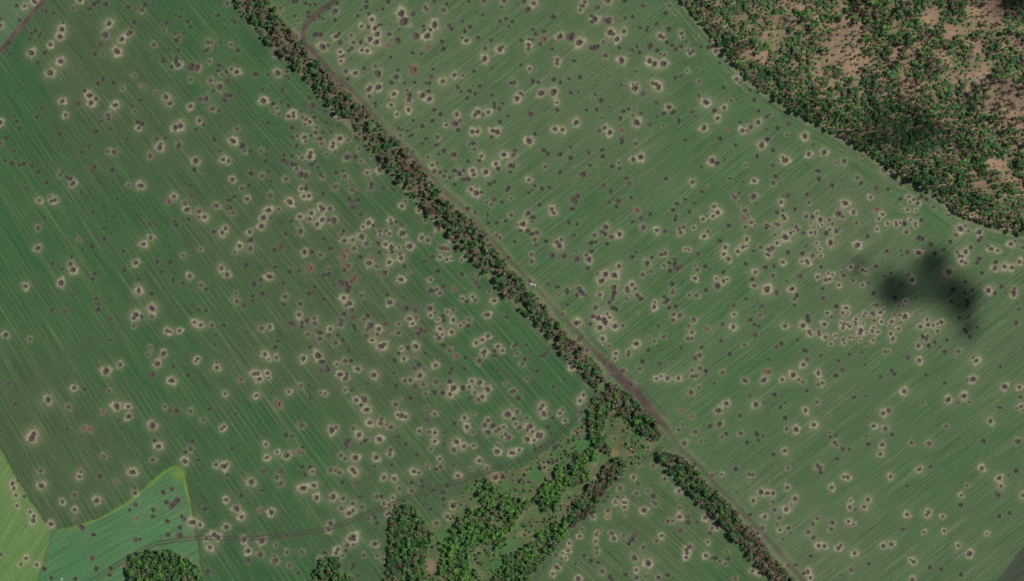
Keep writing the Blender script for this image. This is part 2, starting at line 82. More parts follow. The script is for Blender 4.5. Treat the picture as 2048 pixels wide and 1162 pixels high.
 (1, 2): '52,30,17,0 232,55,19,1 225,115,12,0 420,32,14,0 460,22,20,0 545,75,13,0 355,112,15,4 733,5,18,0 700,63,18,2 747,108,20,2 720,125,14,1 768,165,20,0 705,190,17,0 775,222,20,0 847,45,17,1 1050,38,14,0 1072,100,20,2 958,138,6,0 345,198,19,2 278,268,24,0 305,275,20,0 368,260,18,1 367,292,14,0 405,243,17,0 468,228,16,1 470,268,20,1 680,245,20,0 678,275,20,1 780,285,14,0 790,305,16,0 863,232,17,1 893,205,18,0 917,283,26,1 890,318,16,1 880,368,19,0 983,312,19,2 970,353,15,1 930,402,15,2 1035,270,19,0 1143,270,14,1 1068,328,19,3 1137,343,18,1 1203,147,25,0 1275,160,21,0 1227,230,18,2 1287,222,14,1 1253,270,14,2 1280,303,16,1 1315,322,22,0 1350,332,20,0 1297,350,14,0 1393,147,22,1 1432,183,13,1 1395,203,14,2 1390,103,6,0 1497,212,17,0 1503,245,15,0 1533,175,13,2 1580,160,13,1 1577,238,18,2 1458,238,12,2 1653,70,15,2 1685,90,15,0 1733,55,14,2 1752,83,16,1 1905,87,17,2 1870,12,13,1 1390,10,15,0 1415,10,14,0 1470,25,16,1 1850,198,20,2 2005,220,15,0 1635,282,13,2 1665,263,11,1 1697,290,16,0 1705,238,15,1 1473,310,17,2 1490,355,12,2 1443,355,14,1 1463,385,20,1 1565,337,17,2 1497,442,18,0 1550,483,17,1 1600,525,20,3 1760,423,16,2 1813,398,15,2 1855,368,17,2 1935,450,16,2 1972,487,14,2 1825,495,20,2 1827,525,11,2 1785,567,21,1 1905,490,14,0 1907,525,15,0 1675,542,14,0 1683,10,6,0 43,308,18,1 112,295,17,2 593,313,17,2 415,355,17,1 493,330,20,0 512,345,16,0 507,390,20,1 582,362,19,0 657,360,14,0 690,402,14,0 635,422,20,1 428,457,14,0 173,408,13,0 155,458,17,0 72,515,18,2 163,540,16,2 105,557,10,2 380,550,19,2 497,525,26,2 527,573,18,0 567,615,20,0 572,640,22,0 518,648,20,0 643,593,13,2 713,568,20,1 757,568,15,0 743,487,14,0 673,675,20,2 717,705,20,2 725,675,14,0 813,632,20,2 945,680,20,2 898,750,11,0 1005,450,22,2 1025,435,18,2 985,445,12,2 1105,663,12,0 1123,765,16,0 1167,470,12,2 1215,463,15,0 1140,508,14,0 1107,563,17,0 1185,550,15,2 1280,450,20,2 1272,527,17,3 1353,507,13,0 1303,597,18,0 1270,625,20,0 1437,602,18,2 1490,572,10,0 1453,537,10,0 1567,628,14,0 1552,662,15,0 1667,630,16,0 1310,685,21,2 1235,722,17,1 1192,727,17,1 1270,775,20,0 1340,757,16,1 1380,657,8,1 1443,737,20,1 1357,830,14,1 1427,820,18,0 1492,823,18,0 1550,732,18,0 1580,785,24,2 1552,832,17,2 1655,783,18,0 1727,727,14,2 1790,740,20,2 1707,775,15,2 1750,818,14,2 1852,795,20,2 1812,855,18,2 1780,877,16,1 1713,863,14,0 1935,643,12,0 1997,750,12,1 2040,815,13,1 15,670,17,2 27,713,19,2 92,665,16,2 102,703,12,2 5,843,14,2 128,820,11,0 263,815,15,2 358,768,15,1 423,765,12,0 515,820,13,1 553,827,14,2 435,863,12,0 712,800,14,2 768,800,12,0 177,915,30,3 803,880,18,2 868,875,24,1 840,920,13,0 885,957,21,2 1117,915,18,1 1155,872,11,1 1235,863,18,0 1362,943,13,1 1430,990,15,2 1135,997,15,2 1165,1005,20,2 1197,1015,16,2 1005,1035,15,1 997,1067,19,2 1048,1073,12,1 1078,1098,20,1 908,1062,19,2 780,1107,16,1 365,1083,21,1 607,1122,22,2 640,1100,15,1 240,1155,16,0 825,1155,18,2 1363,1037,20,0 1307,1128,16,2 1387,1135,16,1 1432,1140,16,2 1500,1140,11,0 1585,1068,16,0 1668,1023,16,2 1687,1095,19,2 1735,1137,13,1 1747,990,11,1 1855,1045,18,2 1830,1080,20,1 1895,1085,18,0 1943,1113,18,1 1920,1130,16,1 1980,1097,14,2 1855,1140,22,1 2015,995,24,2 1998,1155,16,1',
 (1, 3): '80,75,15,2 170,135,13,2 247,163,23,2 340,135,20,3 372,97,13,0 90,178,15,2 78,185,11,2 62,290,20,0 203,287,20,0 167,338,20,1 200,390,19,1 45,445,13,0 368,252,16,0 430,257,13,0 452,293,13,2 393,315,15,0 378,425,24,2 465,403,18,2 485,500,20,2 240,5,16,0 290,8,12,0 730,50,22,0 725,95,19,0 715,70,16,0 748,40,15,0 825,5,18,1 870,48,15,0 898,35,12,1 843,70,10,0 987,32,20,2 797,182,22,2 677,165,17,1 712,190,15,1 963,180,20,2 948,250,11,0 597,280,19,1 635,283,14,1 668,302,17,1 775,280,20,2 792,303,16,2 690,378,17,0 808,387,20,0 912,345,10,0 1023,340,18,2 1108,352,18,2 1085,240,14,0 1075,122,17,1 1072,155,16,2 618,495,22,2 697,507,18,1 835,495,12,0 775,547,17,1 683,588,17,1 743,625,19,2 777,603,16,2 850,577,17,1 598,705,20,1 580,757,18,2 122,618,20,2 25,605,18,3 48,845,24,2 238,803,20,0 160,880,13,1 248,937,17,1 367,935,17,1 35,957,22,1 155,1003,22,1 150,970,11,1 267,1043,16,1 340,1105,14,0 773,820,28,2 785,835,16,2 728,882,18,1 780,877,14,1 720,925,12,0 655,912,17,2 640,943,17,2 693,967,12,1 550,940,15,0 950,872,20,2 860,963,16,1 970,967,13,1 1015,995,15,1 780,1042,17,0 765,1070,12,0 818,1125,10,0 900,665,16,1 953,660,15,0 965,705,18,0 965,495,20,1 1005,490,14,0 1022,547,14,2 1067,560,14,2 1095,502,14,2 1048,637,12,2 1147,428,17,1 1263,293,18,2 1302,302,14,1 1372,252,13,1 1243,380,16,0 1327,368,14,0 1332,410,17,0 1247,447,18,1 1530,403,18,0 1420,443,15,0 1495,460,17,0 1497,512,17,0 1357,490,10,0 1440,273,14,0 1475,253,18,1 1470,190,14,2 1285,157,14,0 1398,113,14,1 1430,52,15,2 1507,72,11,0 1605,55,20,2 1583,118,20,1 1663,90,17,2 1742,87,14,2 1785,205,17,2 1725,270,12,1 1580,240,19,0 1617,325,17,2 1850,263,14,2 1930,132,20,2 1933,78,12,1 1953,92,10,1 1967,12,13,1 2020,20,20,1 2040,142,17,2 1917,340,20,2 1973,335,18,0 1577,563,20,2 1530,652,19,2 1603,670,17,0 1443,705,18,1 1393,592,15,0 1507,562,12,0 1197,75,14,0 1138,12,13,0 1440,335,6,0 1683,372,8,0 1660,495,7,0 1690,567,8,0 2035,440,9,0',
 (2, 0): '95,8,22,0 170,25,19,2 127,75,22,0 5,172,14,0 328,133,23,0 583,15,16,2 562,45,20,1 546,80,14,2 765,5,22,2 683,60,21,0 900,5,17,0 1047,48,20,0 755,80,4,0 632,126,13,0 665,152,23,2 640,175,12,0 765,165,28,0 780,152,20,1 845,165,15,3 905,142,13,0 965,133,14,0 1158,190,20,0 1085,217,13,0 1077,243,13,0 1025,220,13,0 1228,103,17,0 1258,45,14,1 1307,100,13,1 1254,232,18,0 1355,267,16,2 1368,298,12,1 1478,288,12,1 168,235,14,0 255,250,15,0 188,272,13,0 253,312,26,3 70,320,13,0 135,312,14,1 163,317,12,0 135,358,18,2 130,390,16,1 225,355,13,0 320,392,14,0 385,290,22,2 470,300,30,0 485,280,18,0 540,338,25,2 655,380,27,0 683,372,18,0 630,380,15,0 732,333,15,1 785,258,22,2 805,272,18,2 895,250,19,2 842,312,19,2 860,380,13,0 748,445,20,1 878,483,22,2 955,397,20,0 998,370,13,0 1020,422,14,0 1105,365,26,0 1160,402,17,0 1238,338,16,0 1280,362,15,0 1308,393,22,0 1353,370,16,0 1187,287,19,2 1210,302,14,1 1218,440,15,1 1100,487,20,2 1142,508,20,2 1213,508,23,2 1187,432,10,4 1407,402,13,1 1425,425,17,2 1448,410,11,0 1457,360,9,0 1512,372,12,0 1395,330,7,0 1295,432,5,0 1570,378,16,0 1598,372,18,0 1640,372,17,1 1630,408,19,2 1582,330,15,0 1663,500,12,0 363,480,17,2 360,508,16,2 497,485,15,0 70,520,13,0 140,550,15,2 15,662,20,1 167,648,17,0 213,658,14,0 334,635,18,0 386,660,15,0 457,628,13,0 543,618,18,0 991,570,9,0 1118,598,9,0 875,680,12,0 1308,622,14,0 1348,610,12,0 1405,565,11,2 1495,652,13,1 1245,694,4,0 1125,668,16,1 1155,672,17,2 1172,695,22,2 985,705,24,2 968,675,10,1 1003,672,11,1 1048,748,19,0 1152,822,20,0 237,745,23,2 335,735,26,2 65,745,14,1 82,757,13,1 42,788,20,2 360,820,13,2 362,880,15,0 470,742,14,0 532,733,9,0 644,783,10,1 667,758,11,0 714,803,18,0 677,875,15,0 597,880,12,0 784,855,8,0 892,890,16,0 932,870,13,0 867,945,15,0 963,922,13,1 1032,908,13,0 997,980,25,2 1100,997,20,0 1158,927,10,0 1255,857,20,2 1215,908,17,0 1290,898,18,0 1335,967,18,0 1320,935,5,0 1468,930,9,0 1440,895,20,0 1212,1005,9,4 1495,765,10,0 1552,820,22,2 1698,860,17,2 1755,805,14,1 1618,883,18,0 1645,945,18,2 1536,1023,20,2 1508,998,6,1 1722,1040,15,3 1825,978,14,0 1843,1043,19,2 1880,1043,12,1 1910,1017,20,1 1968,978,19,2 1795,633,18,2 1825,660,14,1 1742,600,8,0 1690,702,15,0 1905,720,14,0 1938,795,14,0 1940,812,10,0 1972,888,14,0 2038,932,14,0 2035,1035,10,0 1665,1108,18,0 1386,1117,13,0 1918,1137,10,3 2000,1155,20,1 2040,1115,16,0 1790,1158,13,0 148,912,22,0 513,980,20,2 344,1032,19,2 405,1038,17,2 740,1022,18,2 700,1043,13,0 783,1060,20,2 877,1043,18,3 878,1110,20,0 880,1135,18,0 990,1148,18,1 185,1072,14,0 138,1128,23,2 720,942,8,0',
 (2, 1): '22,45,19,0 10,82,18,1 10,170,18,0 255,43,16,0 287,72,16,0 382,78,18,0 470,18,10,0 470,103,17,0 615,60,13,0 725,90,18,0 722,40,14,0 265,173,15,1 385,217,16,0 570,235,26,0 498,170,7,1 625,163,13,0 678,170,8,1 218,138,4,0 135,278,15,2 183,325,12,0 163,360,11,0 133,380,13,0 237,347,17,0 300,340,13,0 803,170,17,0 855,143,13,1 860,188,13,0 970,115,19,2 1030,97,22,2 1140,220,7,3 915,265,13,0 935,310,19,0 732,322,19,0 790,372,14,0 1232,270,14,0 1435,95,6,1 1443,297,18,2 1567,325,7,1 1517,372,15,0 1515,175,12,0 1600,127,22,2 1640,145,17,0 1700,117,9,0 1745,267,12,4 1850,293,9,0 1938,287,17,2 1870,162,12,1 1960,88,16,0 1997,5,20,2 1790,5,11,0 1933,413,22,1 1817,387,12,0 1785,420,18,1 1770,400,10,1 1815,475,10,1 1958,467,7,0 1865,525,19,1 1885,553,8,0 1320,470,15,0 1383,435,13,0 1457,465,12,0 1420,537,13,0 1290,520,17,0 1312,570,13,0 1305,600,14,0 1105,552,15,0 953,423,13,0 848,447,22,0 835,490,15,0 778,455,12,0 998,522,22,3 525,408,22,0 490,435,22,0 510,455,15,0 483,512,17,0 220,480,15,0 318,512,18,2 332,542,17,2 128,547,22,1 172,577,16,0 153,580,13,0 88,632,22,2 68,685,14,0 127,687,16,0 157,712,16,0 195,702,21,1 180,757,19,1 195,797,12,0 22,773,15,0 40,640,10,1 160,612,8,0 453,618,14,0 523,633,15,0 265,685,5,0 272,770,17,0 358,775,18,1 378,805,22,2 395,757,14,1 345,745,6,0 495,722,13,0 482,745,5,0 325,885,24,0 418,890,22,0 155,875,16,1 160,932,17,1 95,960,5,1 517,850,12,1 522,912,24,0 593,880,15,1 615,915,22,2 635,850,18,0 605,985,16,0 632,783,18,0 670,777,13,0 660,720,18,1 720,697,19,0 750,657,22,1 745,712,15,0 795,735,21,1 760,790,15,0 860,715,19,2 855,968,18,2 748,1033,20,2 820,1043,24,2 715,1088,22,2 683,1030,11,1 695,1147,5,1 815,1138,22,1 1035,587,19,0 1050,660,21,1 963,615,13,0 1160,682,17,2 1222,690,19,0 990,857,11,0 962,895,16,0 1080,947,22,1 1117,897,14,0 1045,1037,17,1 1110,1012,13,1 1193,877,17,1 1225,868,18,1 1225,820,6,1 1217,967,14,1 1340,672,14,1 1370,657,15,1 1350,702,17,2 1302,915,13,0 1258,943,14,0 1320,985,24,0 1345,970,20,0 1302,950,16,0 1263,1007,16,0 1388,832,12,2 1415,838,11,2 1453,660,13,2 1460,795,5,0 1487,870,19,0 1465,965,11,1 1480,1000,16,1 1463,1067,17,2 1547,970,16,0 1375,1040,4,0 1330,1055,4,0 1437,1105,5,0 1527,593,16,2 1555,568,5,0 1490,600,8,0 1617,492,15,2 1645,540,19,2 1608,568,15,2 1537,730,17,2 1567,692,14,1 1660,765,18,0 1733,645,16,0 1852,590,20,3 1863,658,15,1 1915,620,16,2 1943,640,9,1 2035,640,16,1 2033,665,13,0 1878,752,17,2 1848,815,17,2 1805,852,16,2 1708,820,17,2 1695,873,16,2 1733,912,18,2 1878,810,9,2 1990,817,17,1 1937,848,12,0 1867,948,15,0 2025,977,17,0 1945,1017,16,2 1920,1075,16,0 1937,1125,17,2 2040,1145,20,2 1690,1018,17,0 1635,1067,12,2 1693,1088,17,2 1723,1073,11,2 1645,1128,24,1 1550,1155,15,0 1280,1113,17,0 1287,1155,10,1 960,1117,17,2 920,1145,18,1 985,1150,13,1 535,1145,20,1 440,1155,16,1 287,1115,11,0 365,1135,15,0 2035,280,7,0 2045,830,14,1 2042,875,15,1 1610,860,4,0 140,1085,18,1',
 (2, 2): '12,450,14,1 33,433,14,0 40,510,14,1 117,440,13,0 148,495,12,0 222,528,10,0 245,525,13,0 270,512,12,0 290,478,11,0 335,468,14,0 82,592,15,1 103,555,15,0 200,648,16,0 122,710,15,1 330,775,12,0 415,715,13,0 478,622,17,2 455,560,14,1 603,745,17,1 570,842,15,2 543,887,16,2 665,815,14,0 670,858,12,0 13,810,20,1 52,868,18,0 610,917,14,1 550,980,17,1 563,1043,17,1 245,925,17,2 228,950,16,1 253,992,20,2 43,972,16,1 15,1030,13,0 117,1022,15,1 30,1073,14,2 60,1100,20,1 142,1092,22,2 120,1120,14,1 165,1133,13,1 205,1155,16,2 232,1155,16,2 327,1022,14,0 405,957,13,1 385,985,15,2 425,1045,15,2 285,1097,18,0 313,1150,13,0 507,1125,14,1 525,1155,14,1 850,1052,12,1 440,12,18,0 545,8,18,0 520,42,15,0 563,28,20,1 593,45,10,0 703,37,17,2 743,52,5,0 820,15,18,0 810,40,15,0 803,72,13,0 780,100,16,0 805,145,18,0 830,155,18,0 668,140,20,1 645,212,20,0 690,225,21,2 733,235,20,2 745,260,22,2 762,190,13,2 780,220,14,2 703,300,20,2 823,290,20,2 627,272,13,0 605,272,6,0 887,285,14,1 513,263,20,2 537,258,14,2 405,192,15,1 443,118,13,0 375,47,16,3 725,390,18,2 775,447,13,1 830,507,15,2 827,547,12,2 933,495,16,1 932,518,17,1 995,430,20,2 1090,480,17,0 1088,370,6,1 1138,410,14,1 1213,373,17,1 1167,447,9,0 1353,465,12,0 915,68,14,1 925,8,17,1 1003,42,20,1 1030,70,18,0 1005,180,5,1 1145,97,12,2 1138,135,18,2 1145,193,7,1 1285,20,17,1 1417,40,13,1 1478,43,17,1 1217,52,14,0 1225,100,20,1 1240,80,16,0 1255,143,15,0 1308,128,16,0 1290,195,16,1 1287,240,17,1 1342,203,20,1 1168,285,13,0 1455,238,19,1 1413,287,14,1 1438,340,14,2 1407,387,16,1 1437,388,14,1 1560,310,20,3 1557,5,13,0 1870,70,13,0 1772,122,19,0 1775,195,13,2 1683,275,20,0 1770,295,17,2 1670,403,20,0 1908,240,15,0 1940,175,9,0 1997,130,19,0 1983,203,14,1 1940,275,12,0 1973,290,12,0 1945,360,21,0 1860,440,16,1 1740,513,16,0 1515,460,14,0 1488,425,6,1 1570,440,8,1 2040,5,20,2 2003,68,6,1 1043,570,18,0 1020,630,17,1 888,645,20,1 945,758,24,2 1178,588,19,0 1240,585,8,1 1157,708,14,2 1193,690,12,2 1243,707,18,2 1333,707,16,2 1463,548,20,0 1500,523,20,1 1590,565,6,1 1440,640,14,1 1503,627,18,1 1550,648,17,0 1443,690,17,1 1475,688,16,1 1683,660,16,1 1550,680,6,0 1495,780,13,1 1433,818,20,1 1745,618,5,0 1860,722,18,1 1875,733,14,1 2015,720,20,2 2030,655,18,3 1925,540,6,1 1620,745,9,0 1905,847,10,0 2015,897,9,0 1715,907,19,2 1652,962,22,2 1950,915,20,2 1825,1005,14,0 1437,1012,16,3 1355,965,16,3 1660,1073,22,1 1585,1088,17,0 1365,1075,13,1 1333,1118,14,1 1467,1135,18,1 1713,1150,16,0 1830,1148,18,1 1957,1148,18,0 560,370,11,0 735,590,16,1 790,605,12,0 600,480,16,1 540,395,20,1',
 (2, 3): '10,145,16,2 57,120,15,2 123,35,20,2 177,42,14,2 205,10,18,2 232,15,15,1 175,82,13,1 188,110,16,0 230,95,12,0 327,57,14,0 342,102,18,0 453,45,14,0 505,92,11,0 480,110,12,0 583,28,11,0 228,207,11,1 315,212,26,1 217,257,17,0 258,263,14,2 118,278,14,1 70,362,18,0 135,375,13,1 150,380,9,0 360,213,7,0 745,12,15,0 820,28,15,1 1090,100,15,2 1017,232,17,1 1130,247,16,1 973,338,15,2 1220,352,17,1 1007,390,13,0 863,425,18,1 997,465,17,1 843,495,9,0 767,497,10,0 893,497,8,1 963,497,8,0 735,530,13,0 827,525,11,2 820,545,11,2 840,545,9,2 893,540,14,2 910,540,13,2 900,580,15,2 983,555,7,1 905,617,8,1 913,633,8,1 767,603,16,1 767,655,11,2 650,655,14,2 637,640,13,1 1057,603,20,2 1003,687,8,0 885,710,8,0 858,720,8,0 1130,488,24,0 1133,537,13,1 1153,553,14,1 1088,450,12,1 1335,447,16,2 1123,403,5,0 1342,583,14,1 1340,655,18,2 1405,655,20,0 1405,700,22,0 1247,690,17,1 1283,690,13,1 1345,765,20,0 1480,697,12,0 1548,660,19,2 1607,712,14,1 1597,747,14,1 1583,785,19,0 1643,740,16,2 1567,857,13,2 1550,965,17,2 560,752,12,1 543,810,15,2 673,795,14,2 688,775,9,2 717,765,8,1 668,850,14,2 678,907,15,1 678,943,16,1 793,783,15,1 807,797,11,1 815,827,18,2 893,808,14,1 977,803,20,0 962,835,18,0 935,870,16,0 945,855,12,0 1157,847,15,1 1197,807,15,2 1050,897,17,1 980,985,22,1 1090,1027,23,2 1420,897,20,1 1395,920,18,2 1400,945,17,2 1393,980,15,2 458,867,14,2 450,925,15,2 407,943,11,2 430,985,11,2 350,963,18,1 358,1060,20,2 325,1110,15,2 390,1027,9,0 398,990,8,0 577,967,15,0 632,1005,18,0 690,1020,16,0 510,1028,10,0 605,1060,6,0 723,1090,19,1 995,1080,15,2 907,1117,17,0 1070,1130,14,1 995,1140,18,1 783,1135,18,0 800,1155,14,0 530,1150,20,2 1170,1140,18,1 1245,1120,16,0 1630,985,17,0 1612,985,12,0 1660,1010,13,1 1727,990,17,0 1708,1027,13,1 1720,930,12,1 1787,1150,15,1 1722,1138,7,0 1925,1088,15,2 1975,1105,14,2 2005,745,19,1 1965,785,16,1 2022,653,17,2 1905,637,14,0 1930,525,17,2 1993,457,20,2 2037,465,17,2 1895,313,14,1 1923,317,16,1 1897,358,10,1 1600,322,15,1 1680,315,12,2 1788,273,18,0 1513,48,13,1 1680,15,14,1 1380,65,20,1 1880,60,16,0 1970,42,13,0 1965,5,14,0 1797,457,9,0 1783,412,7,1 1455,235,16,0 2005,5,10,0',
 (3, 0): '160,990,20,0 75,1027,17,0 153,1076,12,1 295,1090,20,2 130,935,8,0 5,1112,14,0 365,1152,10,0 15,915,13,1 320,960,20,1',
 (3, 1): '40,43,15,0 40,165,13,0 118,100,14,2 140,123,22,2 88,127,6,0 327,73,18,2 357,88,8,1 450,58,20,2 610,130,20,1 315,155,8,0 240,168,4,0 543,147,10,1 750,85,13,1 400,207,16,0 408,273,18,0 513,322,18,0 590,290,6,0 220,245,6,1 123,280,6,1 60,252,17,0 43,303,18,1 360,272,5,0 160,403,20,0 127,410,9,0 312,393,14,0 715,262,16,1 745,305,16,0 865,345,20,0 957,353,15,0 938,195,26,1 963,272,10,1 1065,308,22,1 1165,300,18,3 820,418,14,2 910,437,9,1 870,513,20,3 618,465,21,2 683,537,17,2 707,627,14,1 800,630,8,1 107,458,16,2 85,475,5,0 328,460,14,1 215,513,15,0 73,540,16,0 122,522,10,0 120,567,17,2 133,588,17,2 60,630,13,1 80,637,17,1 5,650,13,1 305,572,18,1 355,573,14,0 388,543,11,2 418,597,19,2 347,630,11,2 457,612,8,2 432,638,10,2 403,645,9,2 490,600,15,1 518,628,14,1 492,678,13,2 467,705,18,0 548,690,20,1 573,667,7,0 557,737,9,1 567,550,24,1 598,573,13,1 500,782,21,2 543,790,8,1 343,700,15,2 375,690,10,2 380,708,12,2 283,705,19,0 225,655,16,1 240,678,14,1 207,690,11,2 182,703,15,2 137,737,24,2 57,718,13,1 73,785,15,2 30,825,20,1 10,840,18,1 5,880,16,2 192,640,6,0 390,787,12,2 418,833,11,2 425,887,12,2 357,885,17,1 273,868,17,0 157,860,18,0 305,810,10,0 120,938,16,2 45,968,14,0 270,932,11,2 308,925,16,2 320,945,16,2 425,975,14,0 662,978,14,2 717,800,21,2 717,888,7,0 797,730,15,0 872,672,13,2 885,590,14,2 915,553,14,2 957,628,13,2 1023,618,13,2 1030,640,14,2 1058,620,11,2 1090,627,18,0 1140,597,12,2 1180,628,14,2 1183,650,10,2 1228,600,15,0 1116,518,13,2 1075,522,9,1 1068,492,9,1 1187,522,11,2 1113,412,9,2 1135,412,11,2 1137,455,11,2 1167,437,14,2 1197,465,17,2 1200,430,16,1 1225,412,18,0 1270,435,15,0 1057,430,15,0 1325,495,15,1 1440,495,13,1 1440,560,12,1 1455,565,9,1 1108,697,18,1 1205,742,18,0 1235,752,17,0 1305,795,18,0 1458,772,17,0 1540,672,22,2 1578,645,13,1 1607,688,13,1 1508,718,17,1 1690,697,20,2 1705,745,20,0 1690,765,15,0 1622,820,19,1 1583,855,19,2 1515,857,13,1 1530,885,15,2 1555,890,14,2 1550,928,16,2 1580,943,15,2 1690,910,18,0 1673,940,14,0 1407,838,14,0 1335,867,16,0 1205,862,20,2 1115,855,20,0 1065,845,8,0 1075,880,9,0 950,848,15,0 865,972,16,0 755,1000,14,2 783,1012,13,2 590,1015,12,1 605,1043,18,1 483,1028,11,2 517,1035,11,2 493,1073,14,2 463,1080,17,2 398,1053,15,2 255,1050,20,0 38,1043,17,1 150,1085,9,0 192,1152,19,2 5,1145,16,2 568,1120,14,2 437,1147,14,0 682,1083,14,1 667,1105,7,1 757,1120,13,2 808,1102,9,0 927,1047,10,0 985,1025,10,0 1120,1040,9,0 1153,1078,19,2 1070,1115,9,0 1447,1015,26,1 1410,1068,11,1 1385,1113,7,0 1580,1095,15,0 1710,1025,15,0 1820,938,17,0 1815,985,19,2 1893,973,18,2 1950,980,17,2 2013,933,18,2 1943,793,19,2 1980,770,12,1 1785,830,18,2 1765,810,8,0 1838,845,14,2 2040,820,16,1 2010,690,18,3 1805,1117,9,1 1868,1130,16,0 1970,1150,17,1 1768,1155,14,2 1640,1155,13,0 1480,1155,18,0 700,15,18,1',
 (3, 2): '70,20,20,0 228,45,17,0 212,72,17,1 217,120,12,0 80,140,9,0 442,65,19,0 548,130,18,0 475,185,15,2 508,215,14,1 450,273,18,2 315,215,18,0 322,245,17,0 280,283,19,2 217,262,6,0 135,290,18,2 328,335,16,2 345,355,12,2 405,335,15,1 408,355,15,1 457,377,16,2 538,365,12,2 503,430,12,2 240,403,12,0 107,430,18,0 65,457,19,0 625,143,16,2 598,183,14,2 642,183,10,2 625,203,10,2 585,262,10,2 612,262,10,2 605,280,14,2 597,305,14,2 637,275,12,2 652,292,14,2 703,230,13,2 700,255,11,2 705,272,12,2 728,208,9,2 777,187,11,2 768,210,12,2 760,267,10,2 742,325,20,2 735,345,16,2 787,343,8,2 835,327,15,2 848,300,11,2 880,337,12,2 840,403,12,2 793,433,12,1 738,405,9,2 655,382,11,2 677,380,10,2 600,395,14,1 612,425,12,2 835,185,17,1 845,195,13,1 870,120,17,1 843,122,10,1 900,178,17,2 923,155,10,2 882,225,9,2 850,245,13,1 907,255,13,2 990,253,16,2 975,285,10,2 1043,310,14,2 1065,260,9,1 982,350,15,2 1000,390,17,2 1010,200,11,1 1057,203,12,1 1095,212,20,2 1047,125,12,1 1085,122,12,1 1100,90,12,2 1015,63,22,0 1080,55,7,0 845,27,17,0 918,55,7,0 770,37,6,0 1190,55,6,0 1282,93,6,0 1215,172,10,1 1185,193,11,1 1273,235,14,2 1220,292,17,2 1280,280,16,2 1323,285,14,2 1357,272,12,2 1385,257,17,2 1358,330,14,2 1240,375,17,0 1265,390,20,1 1275,370,14,1 1203,447,18,2 1287,445,18,0 1335,418,14,0 1430,403,14,0 1375,455,9,0 1410,495,17,0 1523,490,18,1 1505,527,8,1 1210,563,18,2 1120,540,20,0 937,493,13,1 963,493,12,1 750,497,12,0 650,513,11,0 780,597,10,0 423,523,13,0 297,485,18,0 313,555,20,0 283,597,18,2 200,680,20,2 115,717,15,2 250,718,12,1 280,735,15,1 402,665,18,2 433,742,15,2 402,757,14,1 563,567,14,0 540,605,5,0 593,638,19,0 540,683,18,0 900,695,20,0 990,645,15,0 1012,672,15,0 1265,677,12,0 1088,810,19,2 1413,745,14,0 1667,567,19,2 1643,540,9,0 1633,577,5,0 1640,713,22,2 1597,718,8,0 1567,847,20,2 1442,877,20,2 1613,898,12,1 1522,902,9,0 1240,900,13,1 1533,765,5,0 1860,612,13,0 1893,773,20,2 2010,778,16,2 2015,855,13,0 1985,820,6,0 2025,930,16,2 1993,945,12,1 2040,960,10,1 1852,940,13,0 1780,1050,19,2 1425,1090,15,1 965,965,20,1 922,985,18,2 847,1088,17,2 938,1110,20,1 993,1155,15,0 1025,963,4,0 1090,1027,4,0 690,860,14,0 783,850,8,0 585,860,8,1 392,897,15,1 300,963,18,2 310,807,14,0 52,835,18,0 97,940,15,0 138,902,9,0 30,917,8,0 138,1022,17,0 485,1003,11,1 367,1078,18,2 148,1110,16,1 225,1115,20,2 497,1138,11,1 545,1155,10,0 1475,8,16,0 1575,22,14,0 1467,92,20,0 1590,85,15,0 1605,100,15,0 1593,125,15,0 1517,123,11,0 1633,8,9,0 1693,125,11,1 1763,8,18,2 1818,25,13,0 1965,18,20,2 1967,45,14,2 1530,222,17,0 1605,215,10,0 1985,263,14,0 2005,153,11,0 1997,95,7,0 1675,300,11,0 1572,318,16,0 1585,335,14,0 1615,375,16,0 1883,320,5,0 1870,417,4,0 2045,460,8,0 10,655,16,1 5,555,12,0 1903,20,8,0',
 (3, 3): '500,15,12,0 545,8,10,0 785,5,9,0 535,60,18,1 550,80,13,1 597,113,20,0 655,115,12,0 803,73,17,0 913,78,18,2 900,153,16,2 1147,62,17,1 1290,68,19,1 1725,47,18,0 2000,53,22,1 135,127,17,2 43,157,16,0 160,268,13,1 553,190,15,0 395,245,18,1 415,265,20,1 420,298,15,0 607,335,14,2 637,338,17,2 980,333,15,2 1210,275,17,2 1302,253,12,0 1710,265,18,2 1985,285,17,0 1927,320,9,0 1850,345,19,2 1865,407,14,2 1593,403,13,1 1545,480,13,2 1580,458,6,0 1840,480,22,0 1542,560,18,0 2040,483,16,2 1115,407,11,0 510,420,17,2 155,420,17,2 40,467,16,2 5,465,12,2 217,510,19,2 145,597,19,2 187,553,9,2 38,535,14,1 52,598,18,1 93,663,17,1 72,713,14,1 95,760,14,2 163,745,18,1 182,780,9,0 118,833,9,0 667,525,11,2 655,578,17,2 697,595,9,0 800,517,17,2 770,575,16,2 1112,637,17,2 1285,618,17,2 1268,640,14,2 1080,752,19,0 1397,652,13,2 1408,767,13,2 1250,778,13,2 1752,788,11,2 1933,623,17,0 1850,652,17,0 395,667,16,1 360,713,16,1 322,777,18,1 363,822,20,1 405,885,18,2 450,888,17,2 513,703,20,1 505,753,18,1 645,690,14,2 687,713,12,2 583,885,15,2 563,905,18,2 693,945,17,2 922,887,18,2 987,875,18,2 1165,1015,17,2 1143,998,12,2 1520,885,14,2 1503,965,12,1 1612,950,21,2 340,967,14,0 662,1078,18,1 807,1030,15,0 1293,1058,16,0 1388,1075,15,0 1543,1118,17,0 577,1120,7,0 318,1095,18,2 340,1142,15,2 285,1107,14,0 222,1040,12,0 160,1045,14,1 1440,113,4,0 1013,407,4,0 1155,1155,18,2',
}
